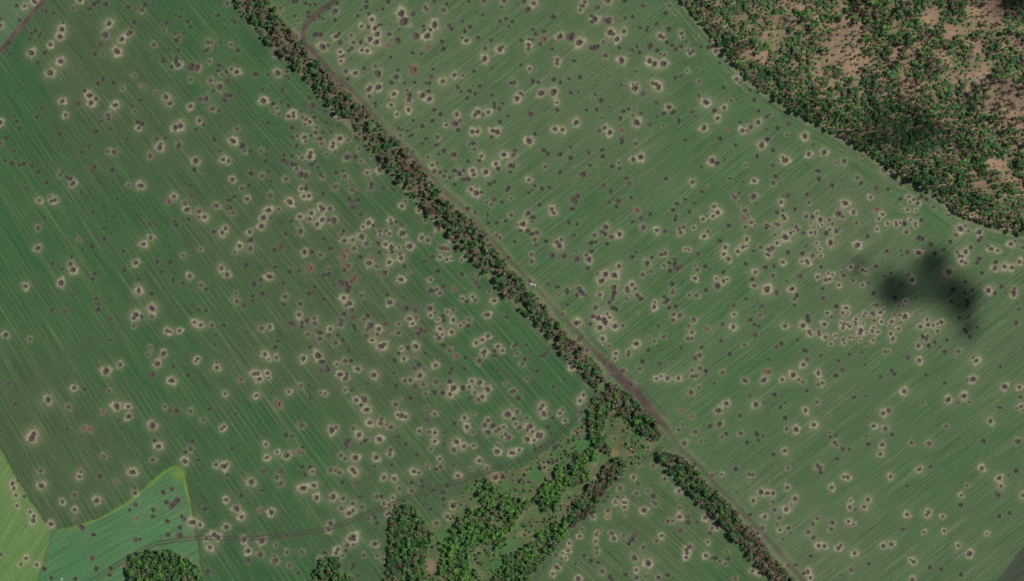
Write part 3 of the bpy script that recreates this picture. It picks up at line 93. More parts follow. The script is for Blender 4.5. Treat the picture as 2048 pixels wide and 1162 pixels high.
def parse():
    out = []
    for (tx, ty), txt in CRATERS.items():
        for t in txt.split():
            a = t.split(',')
            x, y = W(tx * 512 + int(a[0]) / 4, ty * 290 + int(a[1]) / 4)
            out.append((x, y, int(a[2]) / 4 * S, int(a[3])))
    return np.array(out)
CR = parse()

# ------------------------------------------------------------------ maths helpers
def world_poly(p): return np.array([W(*q) for q in p])
def inside(poly, X, Y):
    P = world_poly(poly); c = np.zeros(X.shape, bool)
    x0, y0 = P.min(0); x1, y1 = P.max(0)
    m = (X >= x0) & (X <= x1) & (Y >= y0) & (Y <= y1)
    xs, ys = X[m], Y[m]; r = np.zeros(xs.shape, bool)
    for i in range(len(P)):
        (ax, ay), (bx, by) = P[i - 1], P[i]
        if ay == by: continue
        k = ((ay > ys) != (by > ys)) & (xs < (bx - ax) * (ys - ay) / (by - ay) + ax)
        r ^= k
    c[m] = r
    return c
def line_dist(pts, X, Y, reach, closed=False):
    """signed distance to a polyline (positive on its left side), 1e3 beyond reach; X, Y are the survey grid"""
    P = world_poly(pts); D = np.full(X.shape, 1e3); SG = np.ones(X.shape)
    x0, y0 = X[0, 0], Y[0, 0]
    n = len(P)
    for i in range(0 if closed else 1, n):
        a, b = P[i - 1], P[i]
        i0 = max(int(min(a[0], b[0]) - reach - x0), 0); i1 = min(int(max(a[0], b[0]) + reach - x0) + 2, X.shape[1])
        j0 = max(int(min(a[1], b[1]) - reach - y0), 0); j1 = min(int(max(a[1], b[1]) + reach - y0) + 2, X.shape[0])
        if i0 >= i1 or j0 >= j1: continue
        xs, ys = X[j0:j1, i0:i1], Y[j0:j1, i0:i1]
        d = b - a; L = d @ d
        t = np.clip(((xs - a[0]) * d[0] + (ys - a[1]) * d[1]) / L, 0, 1)
        q = np.hypot(xs - a[0] - t * d[0], ys - a[1] - t * d[1])
        sg = np.sign(d[0] * (ys - a[1]) - d[1] * (xs - a[0]))
        m = q < D[j0:j1, i0:i1]
        D[j0:j1, i0:i1][m] = q[m]; SG[j0:j1, i0:i1][m] = sg[m]
    return D, SG
def lattice(seed, n=128): return np.random.default_rng(seed).random((n, n))
def vnoise(X, Y, scale, seed):
    T = lattice(seed); n = T.shape[0]
    x = X / scale + 500; y = Y / scale + 500
    i = np.floor(x).astype(int); j = np.floor(y).astype(int); fx = x - i; fy = y - j
    fx = fx * fx * (3 - 2 * fx); fy = fy * fy * (3 - 2 * fy)
    g = lambda a, b: T[b % n, a % n]
    return (g(i, j) * (1 - fx) + g(i + 1, j) * fx) * (1 - fy) + (g(i, j + 1) * (1 - fx) + g(i + 1, j + 1) * fx) * fy
def fbm(X, Y, scale, seed, k=4):
    s = 0; a = 1; t = 0
    for q in range(k):
        ca, sa = math.cos(.6 + 1.1 * q + seed), math.sin(.6 + 1.1 * q + seed)
        s = s + a * vnoise(X * ca - Y * sa, X * sa + Y * ca, scale / 2 ** q, seed + q); t += a; a *= .55
    return s / t
def sm(a, b, x):
    t = np.clip((x - a) / (b - a), 0, 1); return t * t * (3 - 2 * t)
def hgt(x, y):
    return 0.7 * np.sin(np.asarray(x) / 110 + 1.0) * np.cos(np.asarray(y) / 95) + 0.4 * np.sin(np.asarray(y) / 60 + np.asarray(x) / 150)

# ------------------------------------------------------------------ node helpers
class NT:
    def __init__(self, name):
        self.m = bpy.data.materials.new(name); self.m.use_nodes = True
        self.t = self.m.node_tree; self.t.nodes.clear()
        self.out = self.t.nodes.new('ShaderNodeOutputMaterial')
    def put(self, sock, v):
        if v is None: return
        if hasattr(v, 'is_output'): self.t.links.new(v, sock)
        elif isinstance(v, (tuple, list)) and len(v) == 3 and sock.type == 'RGBA': sock.default_value = (*v, 1)
        else: sock.default_value = v
    def n(self, kind, **kw):
        n = self.t.nodes.new(kind)
        for k, v in kw.items(): setattr(n, k, v)
        return n
    def attr(self, name): return self.n('ShaderNodeAttribute', attribute_name=name)
    def math(self, op, a, b=0.0, clamp=False):
        n = self.n('ShaderNodeMath', operation=op, use_clamp=clamp); self.put(n.inputs[0], a); self.put(n.inputs[1], b); return n.outputs[0]
    def mix(self, f, a, b):
        n = self.n('ShaderNodeMix', data_type='RGBA'); self.put(n.inputs[0], f); self.put(n.inputs[6], a); self.put(n.inputs[7], b); return n.outputs[2]
    def mul(self, f, a, b):
        n = self.n('ShaderNodeMix', data_type='RGBA', blend_type='MULTIPLY'); self.put(n.inputs[0], f); self.put(n.inputs[6], a); self.put(n.inputs[7], b); return n.outputs[2]
    def scale(self, v, s):
        n = self.n('ShaderNodeVectorMath', operation='MULTIPLY'); self.put(n.inputs[0], v); n.inputs[1].default_value = s; return n.outputs[0]
    def noise(self, v, sc=1.0, det=3.0, rough=.55):
        n = self.n('ShaderNodeTexNoise'); self.put(n.inputs['Vector'], v)
        n.inputs['Scale'].default_value = sc; n.inputs['Detail'].default_value = det; n.inputs['Roughness'].default_value = rough
        return n.outputs[0]
    def ramp(self, f, lo, hi, a=0.0, b=1.0):
        n = self.n('ShaderNodeMapRange', clamp=True); self.put(n.inputs[0], f)
        n.inputs[1].default_value = lo; n.inputs[2].default_value = hi; n.inputs[3].default_value = a; n.inputs[4].default_value = b
        return n.outputs[0]
    def pos(self): return self.n('ShaderNodeNewGeometry').outputs['Position']
    def diffuse(self, col, rough=1.0, spec=0.0):
        p = self.n('ShaderNodeBsdfPrincipled'); self.put(p.inputs['Base Color'], col); p.inputs['Roughness'].default_value = rough
        p.inputs['Specular IOR Level'].default_value = spec
        self.t.links.new(p.outputs[0], self.out.inputs[0]); return p

HALO = (0.42, 0.375, 0.265); SOIL = (0.082, 0.070, 0.060); PINK = (0.14, 0.10, 0.078); TRACK = (0.078, 0.058, 0.053); YELLOW = (0.20, 0.30, 0.035)
def field_material(name, dark, light, brown, stripe, pitch=4.0):
    """crop rows, tramlines and patches; then dust, thrown soil, wheel ruts and track earth lying on the crop (survey attributes)"""
    t = NT(name); row = t.attr('row').outputs['Vector']; mk = t.attr('marks'); m2 = t.attr('marks2'); P = t.pos()
    sep = t.n('ShaderNodeSeparateColor'); t.t.links.new(mk.outputs['Color'], sep.inputs[0])
    sep2 = t.n('ShaderNodeSeparateColor'); t.t.links.new(m2.outputs['Color'], sep2.inputs[0])
    halo, soil, pink, track = sep.outputs[0], sep.outputs[1], sep.outputs[2], mk.outputs['Alpha']
    yellow, dry, rut, tone = sep2.outputs[0], sep2.outputs[1], sep2.outputs[2], m2.outputs['Alpha']
    band = t.noise(t.scale(row, (1 / 26, 1 / 420, 1)), 1, 2)
    rows = t.noise(t.scale(row, (1 / 2.1, 1 / 220, 1)), 1, 2)
    fine = t.noise(t.scale(row, (1 / 1.0, 1 / 55, 1)), 1, 2)
    patch = t.noise(P, 1 / 70, 4, .6)
    speck = t.noise(P, 0.7, 3, .8)
    tram = t.ramp(t.noise(t.scale(row, (1 / 5.5, 1 / 260, 1)), 1, 1), .62, .72)
    v = t.math('ADD', t.math('MULTIPLY', t.ramp(band, .3, .7), .45), t.math('MULTIPLY', t.ramp(patch, .3, .7), .55))
    c = t.mix(v, dark, light)
    c = t.mix(t.math('MULTIPLY', t.ramp(tone, 0, 1), .55), c, brown)
    c = t.mix(t.math('MULTIPLY', t.ramp(rows, .35, .7), .62 * stripe), c, brown)
    c = t.mix(t.math('MULTIPLY', t.math('MULTIPLY', tram, t.ramp(fine, .3, .6)), .34 * stripe), c, (0.18, 0.21, 0.115))
    wv = t.n('ShaderNodeSeparateXYZ'); t.t.links.new(row, wv.inputs[0])
    ph = t.math('ADD', t.math('MULTIPLY', wv.outputs[0], 6.2832 / pitch), t.math('MULTIPLY', t.noise(t.scale(row, (1 / 30, 1 / 200, 1)), 1, 2), 9.0))
    ln = t.math('MULTIPLY', t.ramp(t.math('SINE', ph), -.2, 1.0), t.ramp(t.noise(t.scale(row, (1 / 11, 1 / 170, 1)), 1, 3), .38, .62))
    c = t.mix(t.math('MULTIPLY', ln, .55 * stripe), c, t.mix(.5, brown, (0.15, 0.185, 0.095)))
    c = t.mul(1.0, c, t.mix(t.ramp(fine, .3, .7), (.72, .74, .74), (1.22, 1.20, 1.22)))
    c = t.mul(1.0, c, t.mix(t.ramp(speck, .25, .75), (.62, .66, .64), (1.34, 1.28, 1.30)))
    c = t.mix(t.math('MULTIPLY', dry, t.ramp(speck, .2, .7, .55, 1.0)), c, (0.225, 0.215, 0.13))
    c = t.mix(t.math('MULTIPLY', yellow, t.ramp(speck, .2, .7, .5, 1.0), True), c, YELLOW)
    c = t.mix(t.math('MULTIPLY', halo, t.ramp(t.noise(P, .55, 3, .65), .3, .7, .62, 1.12), True), c, HALO)
    c = t.mix(t.math('MULTIPLY', track, t.ramp(t.noise(P, .35, 3, .6), .3, .65, .45, 1.1), True), c, t.mix(t.ramp(t.noise(P, 1 / 14, 3), .4, .65), TRACK, (0.125, 0.098, 0.078)))
    c = t.mix(t.math('MULTIPLY', rut, t.ramp(speck, .25, .7, .55, 1.0), True), c, (0.064, 0.056, 0.045))
    c = t.mix(t.math('MULTIPLY', pink, t.ramp(t.noise(P, .8, 2, .7), .35, .6), True), c, PINK)
    c = t.mix(t.math('MULTIPLY', soil, t.ramp(speck, .2, .6, .6, 1.0), True), c, SOIL)
    t.diffuse(c)
    return t.m
def floor_material(name, a, b, g):
    """leaf litter, dry grass and green undergrowth below trees and in the gully"""
    t = NT(name); mk = t.attr('marks'); P = t.pos(); m2 = t.attr('marks2')
    sep = t.n('ShaderNodeSeparateColor'); t.t.links.new(mk.outputs['Color'], sep.inputs[0])
    sep2 = t.n('ShaderNodeSeparateColor'); t.t.links.new(m2.outputs['Color'], sep2.inputs[0])
    c = t.mix(t.ramp(t.noise(P, 1 / 22, 4, .6), .38, .62), a, b)
    c = t.mix(t.math('MULTIPLY', t.ramp(t.noise(P, 1 / 24, 5, .72), .40, .60), m2.outputs['Alpha']), c, g)
    sp = t.noise(P, .8, 3, .75)
    c = t.mul(1.0, c, t.mix(t.ramp(sp, .28, .72), (.55, .55, .57), (1.35, 1.3, 1.25)))
    c = t.mix(t.math('MULTIPLY', sep2.outputs[1], .8), c, (0.225, 0.215, 0.13))
    c = t.mix(t.math('MULTIPLY', sep.outputs[0], .85), c, (0.36, 0.235, 0.155))
    c = t.mix(mk.outputs['Alpha'], c, t.mix(t.ramp(t.noise(P, 1 / 14, 3), .4, .65), TRACK, (0.125, 0.098, 0.078)))
    c = t.mix(t.math('MULTIPLY', sep2.outputs[2], .8), c, (0.075, 0.068, 0.052))
    c = t.mix(sep.outputs[2], c, PINK)
    c = t.mix(sep.outputs[1], c, SOIL)
    t.diffuse(c)
    return t.m

# ------------------------------------------------------------------ survey grid: heights, thrown soil, dust, ruts
XS = np.arange(-556, 557, 1.0); YS = np.arange(-318, 319, 1.0)
X, Y = np.meshgrid(XS, YS); NY, NX = X.shape
Z = hgt(X, Y)
halo = np.zeros_like(X); soil = np.zeros_like(X); pink = np.zeros_like(X); track = np.zeros_like(X)
yellow = np.zeros_like(X); dry = np.zeros_like(X); rut = np.zeros_like(X); tone = np.zeros_like(X)
for k, (cx, cy, r, h) in enumerate(CR):
    h = int(h); ext = 5.2 * r + 2
    i0, i1 = max(int(cx - ext - XS[0]), 0), min(int(cx + ext - XS[0]) + 2, NX)
    j0, j1 = max(int(cy - ext - YS[0]), 0), min(int(cy + ext - YS[0]) + 2, NY)
    if i0 >= i1 or j0 >= j1: continue
    sl = (slice(j0, j1), slice(i0, i1))
    dx, dy = X[sl] - cx, Y[sl] - cy; d = np.hypot(dx, dy); th = np.arctan2(dy, dx)
    p = rng.random(6) * 6.28
    lob = 1 + .17 * np.cos(2 * th + p[0]) + .12 * np.cos(3 * th + p[1]) + .10 * np.cos(5 * th + p[2]) + .09 * np.cos(9 * th + p[3])
    q = d / (r * lob)
    st = (0.06, 0.34, 0.80, 0.20, 0.30)[h] * rng.uniform(.68, 1.15)
    hl = st * np.where(q < 1.12, 1.0, np.exp(-((q - 1.12) / (.55, .58, .66, .5, .30)[h]) ** 2)) * np.clip(.85 + .3 * np.cos(th + p[4]) + .2 * np.cos(7 * th + p[5]), .35, 1.1)
    du = st * .62 * rng.uniform(.6, 1.3) * np.exp(-(d / (rng.uniform(2.4, 3.4) * r)) ** 2.2); dry[sl] = 1 - (1 - dry[sl]) * (1 - np.clip(du, 0, 1))
    halo[sl] = 1 - (1 - halo[sl]) * (1 - np.clip(hl, 0, 1))
    s0 = np.exp(-(q / 1.08) ** 4) * (.75, .80, .85, .25, .5)[h]
    soil[sl] = np.maximum(soil[sl], s0)
    if h == 3: pink[sl] = np.maximum(pink[sl], np.exp(-(q / 1.3) ** 4))
    if r >= 1.6:
        m = d < .62 * r
        Z[sl] -= np.where(m, (0.66 * r + .25) * (1 - (d / (.62 * r)) ** 2), 0)
wob = (fbm(X, Y, 24, 31) - .5) * 5.0
# beaten earth of the track: wider where vehicles left it
d1, s1 = line_dist(ROAD1, X, Y, 16)
along = np.clip((X - W(1170, 0)[0]) / 40, 0, 1) * np.clip((W(1345, 0)[0] - X) / 22, 0, 1)
north = sm(W(720, 0)[0], W(640, 0)[0], X)
wid = 1.45 + 3.9 * along + 1.0 * north
track = np.maximum(track, sm(wid + 1.3, wid - 1.1, d1 + (wob * .45 + (vnoise(X, Y, 5, 44) - .5) * 1.8) * (1 - .7 * north)) * (.50 + .50 * np.maximum(along, north)))
d2, _ = line_dist(ROAD2, X, Y, 12)
track = np.maximum(track, sm(3.0, 1.6, d2) * .9)
rut = np.maximum(rut, np.exp(-((np.abs(d1) - 1.7) / .6) ** 2) * .7 * sm(.3, .5, vnoise(X, Y, 18, 5)))
for pts, stg, gap in PATHS:
    dd, _ = line_dist(pts, X, Y, 8)
    rut = np.maximum(rut, np.exp(-((dd - gap / 2) / .72) ** 2) * 1.25 * stg * (.65 + .5 * vnoise(X, Y, 14, 8)))
for pts in LINES:
    dd, _ = line_dist(pts, X, Y, 4)
    rut = np.maximum(rut, np.exp(-(dd / .55) ** 2) * .35)
# worn grass margins
dw, sw = line_dist(WOOD[:-3], X, Y, 30)
dry = np.maximum(dry, np.exp(-((np.where(sw < 0, dw, -dw) - 3.0) / 2.2) ** 2) * (.35 + .6 * vnoise(X, Y, 22, 3)))
dry = np.maximum(dry, np.exp(-((np.where(sw < 0, dw, -dw) - 10.5) / .8) ** 2) * .35 * (vnoise(X, Y, 60, 13) > .4))
dedge = np.full(X.shape, 1e3)
for b in (BELT_A, BELT_B, BELT_C):
    db, _ = line_dist(b, X, Y, 8, True); dedge = np.minimum(dedge, db)
    dry = np.maximum(dry, np.exp(-(db / 2.2) ** 2) * (.25 + .75 * vnoise(X, Y, 15, 21)) * .8)
dry = np.maximum(dry, sm(9, 4, d1) * .45 * vnoise(X, Y, 20, 14) * (1 - .6 * north))
for b in GULLY.values():
    db, _ = line_dist(b, X, Y, 8, True); dedge = np.minimum(dedge, db)
    dry = np.maximum(dry, np.exp(-(db / 2.0) ** 2) * vnoise(X, Y, 11, 27) * .55)
dt, _ = line_dist([(105,1060),(115,1060),(150,1055),(200,1037),(250,1010),(280,986),(320,951),(345,935),(357,934),(367,948),(373,980),(380,1010),(386,1050)], X, Y, 12)
yellow = np.exp(-(dt / (.7 + 1.2 * vnoise(X, Y, 12, 19))) ** 2) * (.35 + .65 * vnoise(X, Y, 6, 2)) * sm(W(0, 1075)[1], W(0, 1040)[1], Y)
yellow = np.maximum(yellow, np.exp(-(np.hypot(X - W(357, 0)[0], Y - W(0, 948)[1]) / 7) ** 2) * .6)
for pts, stg in (([(105,1062),(92,1110),(75,1162)], .5), ([(0,893),(30,948),(60,998),(100,1052)], .6), ([(375,940),(388,1040),(402,1110),(412,1162)], .35)):
    dd, _ = line_dist(pts, X, Y, 8)
    rut = np.maximum(rut, np.exp(-(dd / 1.1) ** 2) * stg)
# drier or thinner crop (broad soil differences)
tone = fbm(X, Y, 120, 40)
for ex, ey, ea, eb, ew in ((650,560,130,220,.30),(420,1020,130,90,.30),(700,770,140,70,.22),(850,640,120,120,.18),(150,960,190,90,.40),(60,880,60,150,.2),(1240,590,60,80,.25),(300,250,200,160,.18),(1500,520,260,60,.08),(1620,240,50,60,-.15),(250,420,180,160,-.25),(1080,720,120,60,-.35),(620,820,120,60,-.2),(1090,640,60,50,-.25),(1000,640,200,160,-.25),(820,470,120,120,-.2),(1650,480,220,140,.14),(1750,640,120,50,.2),(1450,750,200,150,.06),(1500,300,200,120,.05),(1700,330,120,60,-.3),(560,180,80,140,-.35),(330,760,120,60,-.1),(1330,760,120,90,-.2),(1980,560,90,120,-.2),(1900,430,150,60,-.3),(40,140,70,90,-.4)):
    a, b = W(ex, ey)
    tone = tone + ew * np.exp(-((X - a) / (ea * S)) ** 2 - ((Y - b) / (eb * S)) ** 2)
tone = np.clip((tone - .30) * 2.3, 0, 1)

# which piece of the setting each square metre belongs to
FX, FY = X[:-1, :-1] + .5, Y[:-1, :-1] + .5
ID = np.zeros(FX.shape, int)                                # 0 the striped field beyond the belt
jit = (vnoise(FX, FY, 3, 77) - .5) * 1.6, (vnoise(FX, FY, 3, 78) - .5) * 1.6
JX, JY = FX + jit[0], FY + jit[1]
ID[inside(RIGHT, FX, FY)] = 1
ID[inside(CORNER, FX, FY)] = 6
ID[inside(LIGHT, JX, JY)] = 4
ID[inside(TEAL, JX, JY)] = 3
ID[inside(WEDGE, FX, FY)] = 2
ID[inside(MEADOW, JX, JY)] = 7
for k in ('h', 'i', 'j'): ID[inside(GULLY[k], JX, JY)] = 7
ID[inside(BARE, FX, FY)] = 5
for b in (BELT_A, BELT_B, BELT_C): ID[inside(b, JX, JY)] = 9
ID[inside(WOOD, JX, JY)] = 8
fd1 = np.abs(d1[:-1, :-1]); ID[(fd1 < wid[:-1, :-1] - .6) & (ID != 9)] = 10
ID[(d2[:-1, :-1] < 2.6)] = 11
# undergrowth weight for the floors
tone_floor = np.clip(fbm(X, Y, 40, 60) * 1.2 + .1, 0, 1)
CLEAR = [(1690,95,50,74),(2020,205,84,66),(1815,184,52,27),(1985,25,46,36),(1715,22,16,24),(1790,108,20,30),(1505,108,42,14),(1945,430,24,16),(1880,105,22,18),(1600,15,22,12),(1862,30,22,30),(1955,95,18,26),(1760,160,26,12),(1900,60,18,26),(1835,95,14,22),(1930,150,22,14),(1640,145,14,20),(1700,140,30,20),(1545,40,20,10),(1480,130,16,12),(1990,330,26,20),(1890,245,28,14),(1960,370,22,14),(1920,300,18,12)]
bare = np.zeros_like(X)
for ex, ey, ea, eb in CLEAR:
    a, b = W(ex, ey)
    bare = np.maximum(bare, np.exp(-(((X - a) / (ea * S)) ** 2 + ((Y - b) / (eb * S)) ** 2) ** 2))
tone_floor = np.where(X > W(1330, 0)[0], np.clip(tone_floor * 1.5, 0, 1), tone_floor) * (1 - .85 * bare)
for ex, ey, ea, eb, st in ((984,1040,7,9,.8),(949,1061,8,7,.8),(970,1047,8,6,.6),(909,1085,5,7,.8),(904,1113,6,7,.8),(1122,1009,10,6,.6),(1188,998,9,10,.75),(1049,1068,14,8,.6),(1190,930,7,8,.6),(1200,893,9,10,.7),(1222,905,14,8,.6),(1262,908,9,7,.6),(925,1040,10,6,.5),(810,1030,8,12,.6),(795,1080,6,10,.8),(800,1065,6,6,.8),(862,1130,9,14,.7),(780,1150,8,16,.7),(1203,870,5,7,.7),(640,1120,10,12,.6),(1255,860,6,4,.6),(990,1020,8,5,.5),(1020,1050,7,6,.4),(1060,1000,9,4,.5),(1140,985,6,5,.5),(960,1150,9,6,.6)):
    a, b = W(ex, ey); q = np.hypot((X - a) / (ea * S), (Y - b) / (eb * S)) + (fbm(X, Y, 5, 12) - .5) * 1.3
    halo = np.maximum(halo, .75 * st * sm(1.3, .3, q)); pink = np.maximum(pink, .35 * st * sm(1.0, .3, q))
for ex, ey, ea, eb, st in ((2022,185,55,30,.45),(1690,75,30,30,.25),(1995,30,30,20,.3),(645,130,8,22,.35),(682,160,10,20,.4),(755,235,10,8,.4)):
    a, b = W(ex, ey); soil = np.maximum(soil, st * sm(1.2, .3, np.hypot((X - a) / (ea * S), (Y - b) / (eb * S)) + (fbm(X, Y, 8, 15) - .5) * 1.4))
bare2 = halo * (X < W(1335, 0)[0])

def rows_coord(reg, x, y):
    if reg == 0 or reg == 6:
        cx, cy = W(-2033, -2708)
        return np.arctan2(y - cy, x - cx) * 1900, np.hypot(x - cx, y - cy)
    ang = {1: 38.0, 2: -42.0, 3: 27.0, 4: 58.0, 5: 42.0}.get(reg, 0.0)
    ca, sa = math.cos(R(ang)), math.sin(R(ang))
    return -x * sa + y * ca, x * ca + y * sa
MAT = {
 0: field_material('striped_crop', (0.026, 0.095, 0.036), (0.050, 0.134, 0.051), (0.080, 0.108, 0.056), .82, 4.8),
 1: field_material('even_crop', (0.042, 0.114, 0.043), (0.074, 0.155, 0.064), (0.106, 0.143, 0.078), 1.0, 3.5),
 2: field_material('wedge_crop', (0.038, 0.106, 0.038), (0.068, 0.148, 0.056), (0.094, 0.120, 0.064), .9, 4.0),
 3: field_material('blue_green_crop', (0.046, 0.148, 0.066), (0.084, 0.208, 0.088), (0.095, 0.180, 0.082), .8, 5.0),
 4: field_material('pale_green_crop', (0.076, 0.200, 0.050), (0.128, 0.265, 0.070), (0.135, 0.205, 0.080), .6, 6.0),
 5: field_material('bare_tilled_soil', (0.045, 0.068, 0.045), (0.065, 0.085, 0.058), (0.07, 0.078, 0.055), .4),
 6: field_material('corner_crop', (0.070, 0.145, 0.068), (0.092, 0.170, 0.080), (0.105, 0.135, 0.085), .6),
 7: floor_material('gully_grass', (0.082, 0.110, 0.055), (0.150, 0.130, 0.083), (0.055, 0.170, 0.056)),
 8: floor_material('woodland_litter', (0.225, 0.155, 0.115), (0.35, 0.255, 0.172), (0.135, 0.165, 0.080)),
 9: floor_material('belt_litter', (0.130, 0.098, 0.078), (0.19, 0.145, 0.108), (0.075, 0.125, 0.055)),
 10: floor_material('track_earth', (0.085, 0.080, 0.055), (0.115, 0.098, 0.072), (0.065, 0.115, 0.05)),
 11: floor_material('road_earth', (0.115, 0.105, 0.080), (0.14, 0.125, 0.10), (0.09, 0.13, 0.06)),
}
NAMES = {0: 'crop_field', 1: 'crop_field', 2: 'crop_field', 3: 'crop_field', 4: 'crop_field', 5: 'bare_field', 6: 'crop_field', 7: 'meadow', 8: 'woodland_floor', 9: 'tree_belt_floor', 10: 'dirt_track', 11: 'dirt_road'}
marks = np.stack([halo, soil, pink, track], -1).reshape(-1, 4)
marks2 = np.stack([yellow, dry, rut, tone], -1).reshape(-1, 4)
vid = np.arange(NX * NY).reshape(NY, NX)
VERT = np.stack([X, Y, Z], -1).reshape(-1, 3)
def mesh_np(name, verts, faces, k, mats=(), smooth=False):
    me = bpy.data.meshes.new(name); nv, nf = len(verts), len(faces)
    me.vertices.add(nv); me.vertices.foreach_set('co', np.asarray(verts, np.float32).ravel())
    me.loops.add(nf * k); me.loops.foreach_set('vertex_index', np.asarray(faces, np.int32).ravel())
    me.polygons.add(nf); me.polygons.foreach_set('loop_start', np.arange(0, nf * k, k, dtype=np.int32))
    me.update(calc_edges=True)
    for m in mats: me.materials.append(m)
    me.polygons.foreach_set('use_smooth', np.full(nf, smooth)); me.update()
    return me
def obj(name, me, parent=None, loc=None):
    o = bpy.data.objects.new(name, me); COL.objects.link(o)
    if parent: o.parent = parent
    if loc is not None: o.location = loc
    return o
def tag(o, label=None, cat=None, group=None, kind=None):
    if label: o['label'] = label
    if cat: o['category'] = cat
    if group: o['group'] = group
    if kind: o['kind'] = kind
    return o
for reg in range(12):
    jj, ii = np.nonzero(ID == reg)
    if not len(jj): continue
    F = np.stack([vid[jj, ii], vid[jj, ii + 1], vid[jj + 1, ii + 1], vid[jj + 1, ii]], -1)
    use, inv = np.unique(F, return_inverse=True); F = inv.reshape(-1, 4); V = VERT[use]
    me = mesh_np(NAMES[reg], V, F, 4, [MAT[reg]], True)
    a = me.attributes.new('marks', 'FLOAT_COLOR', 'POINT'); a.data.foreach_set('color', marks[use].astype(np.float32).ravel())
    b = marks2[use].copy()
    if reg >= 7: b[:, 3] = tone_floor.reshape(-1)[use]
    a = me.attributes.new('marks2', 'FLOAT_COLOR', 'POINT'); a.data.foreach_set('color', b.astype(np.float32).ravel())
    u, v = rows_coord(reg, V[:, 0], V[:, 1])
    if reg == 1:
        hd = dw.reshape(-1)[use] + (vnoise(V[:, 0], V[:, 1], 60, 6) - .5) * 6; hl_ = hd < 21
        u = np.where(hl_, dw.reshape(-1)[use] * 1.0 + 900, u); v = np.where(hl_, V[:, 0] * .9 - V[:, 1] * .5, v); b[:, 3] *= np.where(hl_, .25, 1)
        a.data.foreach_set('color', b.astype(np.float32).ravel())
    a = me.attributes.new('row', 'FLOAT_VECTOR', 'POINT'); a.data.foreach_set('vector', np.stack([u, v, u * 0], -1).astype(np.float32).ravel())
    tag(obj(NAMES[reg], me), kind='structure')
# land around the surveyed part, far beyond the frame
gx0, gx1, gy0, gy1 = XS[0], XS[-1], YS[0], YS[-1]; B = 6000
gv = [(gx0, gy0), (gx1, gy0), (gx1, gy1), (gx0, gy1), (-B, -B), (B, -B), (B, B), (-B, B)]
gm = mesh_np('ground', [(x, y, -1.2 if k > 3 else -.25) for k, (x, y) in enumerate(gv)], [(0, 4, 5, 1), (1, 5, 6, 2), (2, 6, 7, 3), (3, 7, 4, 0)], 4,
             [floor_material('distant_farmland', (0.07, 0.15, 0.07), (0.09, 0.165, 0.08), (0.08, 0.12, 0.06))])
tag(obj('ground', gm), kind='structure')

# ------------------------------------------------------------------ craters
def soil_material(name, a, b, sc=.9):
    t = NT(name); P = t.pos()
    c = t.mix(t.ramp(t.noise(P, sc, 3, .7), .32, .68), a, b)
    t.diffuse(c); return t.m
SM = {'scorched': soil_material('scorched_soil', (0.032, 0.033, 0.028), (0.082, 0.080, 0.066)),
      'thrown': soil_material('thrown_soil', (0.046, 0.040, 0.034), (0.140, 0.112, 0.100)),
      'reddish': soil_material('reddish_soil', (0.075, 0.055, 0.046), (0.23, 0.155, 0.12), .7)}
def crater_rings(n, seed, spiky):
    g = np.random.default_rng(seed)
    th = np.arange(n) / n * 2 * np.pi + g.uniform(-.4, .4, n) * (2 * np.pi / n)
    o = 0.76 + .22 * g.random(n) + spiky * g.random(n) ** 2.2
    e = 1 + .10 * np.cos(2 * th + g.random() * 6)
    o = o * e
    return th, o
def crater_mesh(n, seed, spiky, part):
    th, o = crater_rings(n, seed, spiky); c, s = np.cos(th), np.sin(th)
    g = np.random.default_rng(seed + 999)
    prof = [(.28, -.36), (.60, .10), (.80, .05), (1.0, .012)]
    ring = []
    for f, z in prof:
        rr = f * (o if f >= .8 else 1 + .06 * np.cos(3 * th + seed)) * (1 if f < 1 else 1.0)
        ring.append(np.stack([rr * c, rr * s, z * (1 + .5 * g.uniform(-1, 1, n)) + 0 * c], -1))
    V = [np.array([[0, 0, -.42]])] + ring; F = []
    idx = lambda k, i: 1 + k * n + i % n
    lo, hi = {'pit': (0, 1), 'ejecta': (1, 3), 'all': (0, 3)}[part]
    if part != 'ejecta': F += [(0, idx(0, i), idx(0, i + 1), idx(0, i + 1)) for i in range(n)]
    for k in range(lo, hi): F += [(idx(k, i), idx(k + 1, i), idx(k + 1, i + 1), idx(k, i + 1)) for i in range(n)]
    V = np.concatenate(V)
    T = []
    for f in F:
        T.append((f[0], f[1], f[2]))
        if f[2] != f[3]: T.append((f[0], f[2], f[3]))
    T = np.array(T); use, inv = np.unique(T, return_inverse=True)
    return V[use], inv.reshape(-1, 3)
fx = np.clip((CR[:, 0] - XS[0]).astype(int), 0, NX - 2); fy = np.clip((CR[:, 1] - YS[0]).astype(int), 0, NY - 2)
CREG = ID[fy, fx]
PLACE = {0: 'in striped field across the tree belt', 1: 'in field between track and woodland', 2: 'in field between gully and tree belt', 3: 'in blue-green field with yellow margin',
         4: 'in the pale yellow-green field', 5: 'in the bare tilled field', 6: 'in field beyond the straight road', 7: 'in the gully meadow', 8: 'at the woodland edge', 9: 'at the foot of the tree belt', 10: 'on the dirt track', 11: 'beside the straight dirt road'}
LOOK = {0: 'dark star-shaped crater without pale rim', 1: 'brown crater with faint pale rim', 2: 'brown crater with bright dusty halo', 3: 'pinkish mottled crater', 4: 'dark crater with thin green ring'}
score = CR[:, 2] + .35 * (CR[:, 3] == 2) + .2 * (CR[:, 3] == 3) + .8 * (CR[:, 3] == 4)
vis = (np.abs(CR[:, 0]) < 508) & (np.abs(CR[:, 1]) < 287)
order = np.argsort(-score * vis)
single, rest = order[:300], order[300:]
protos = {}
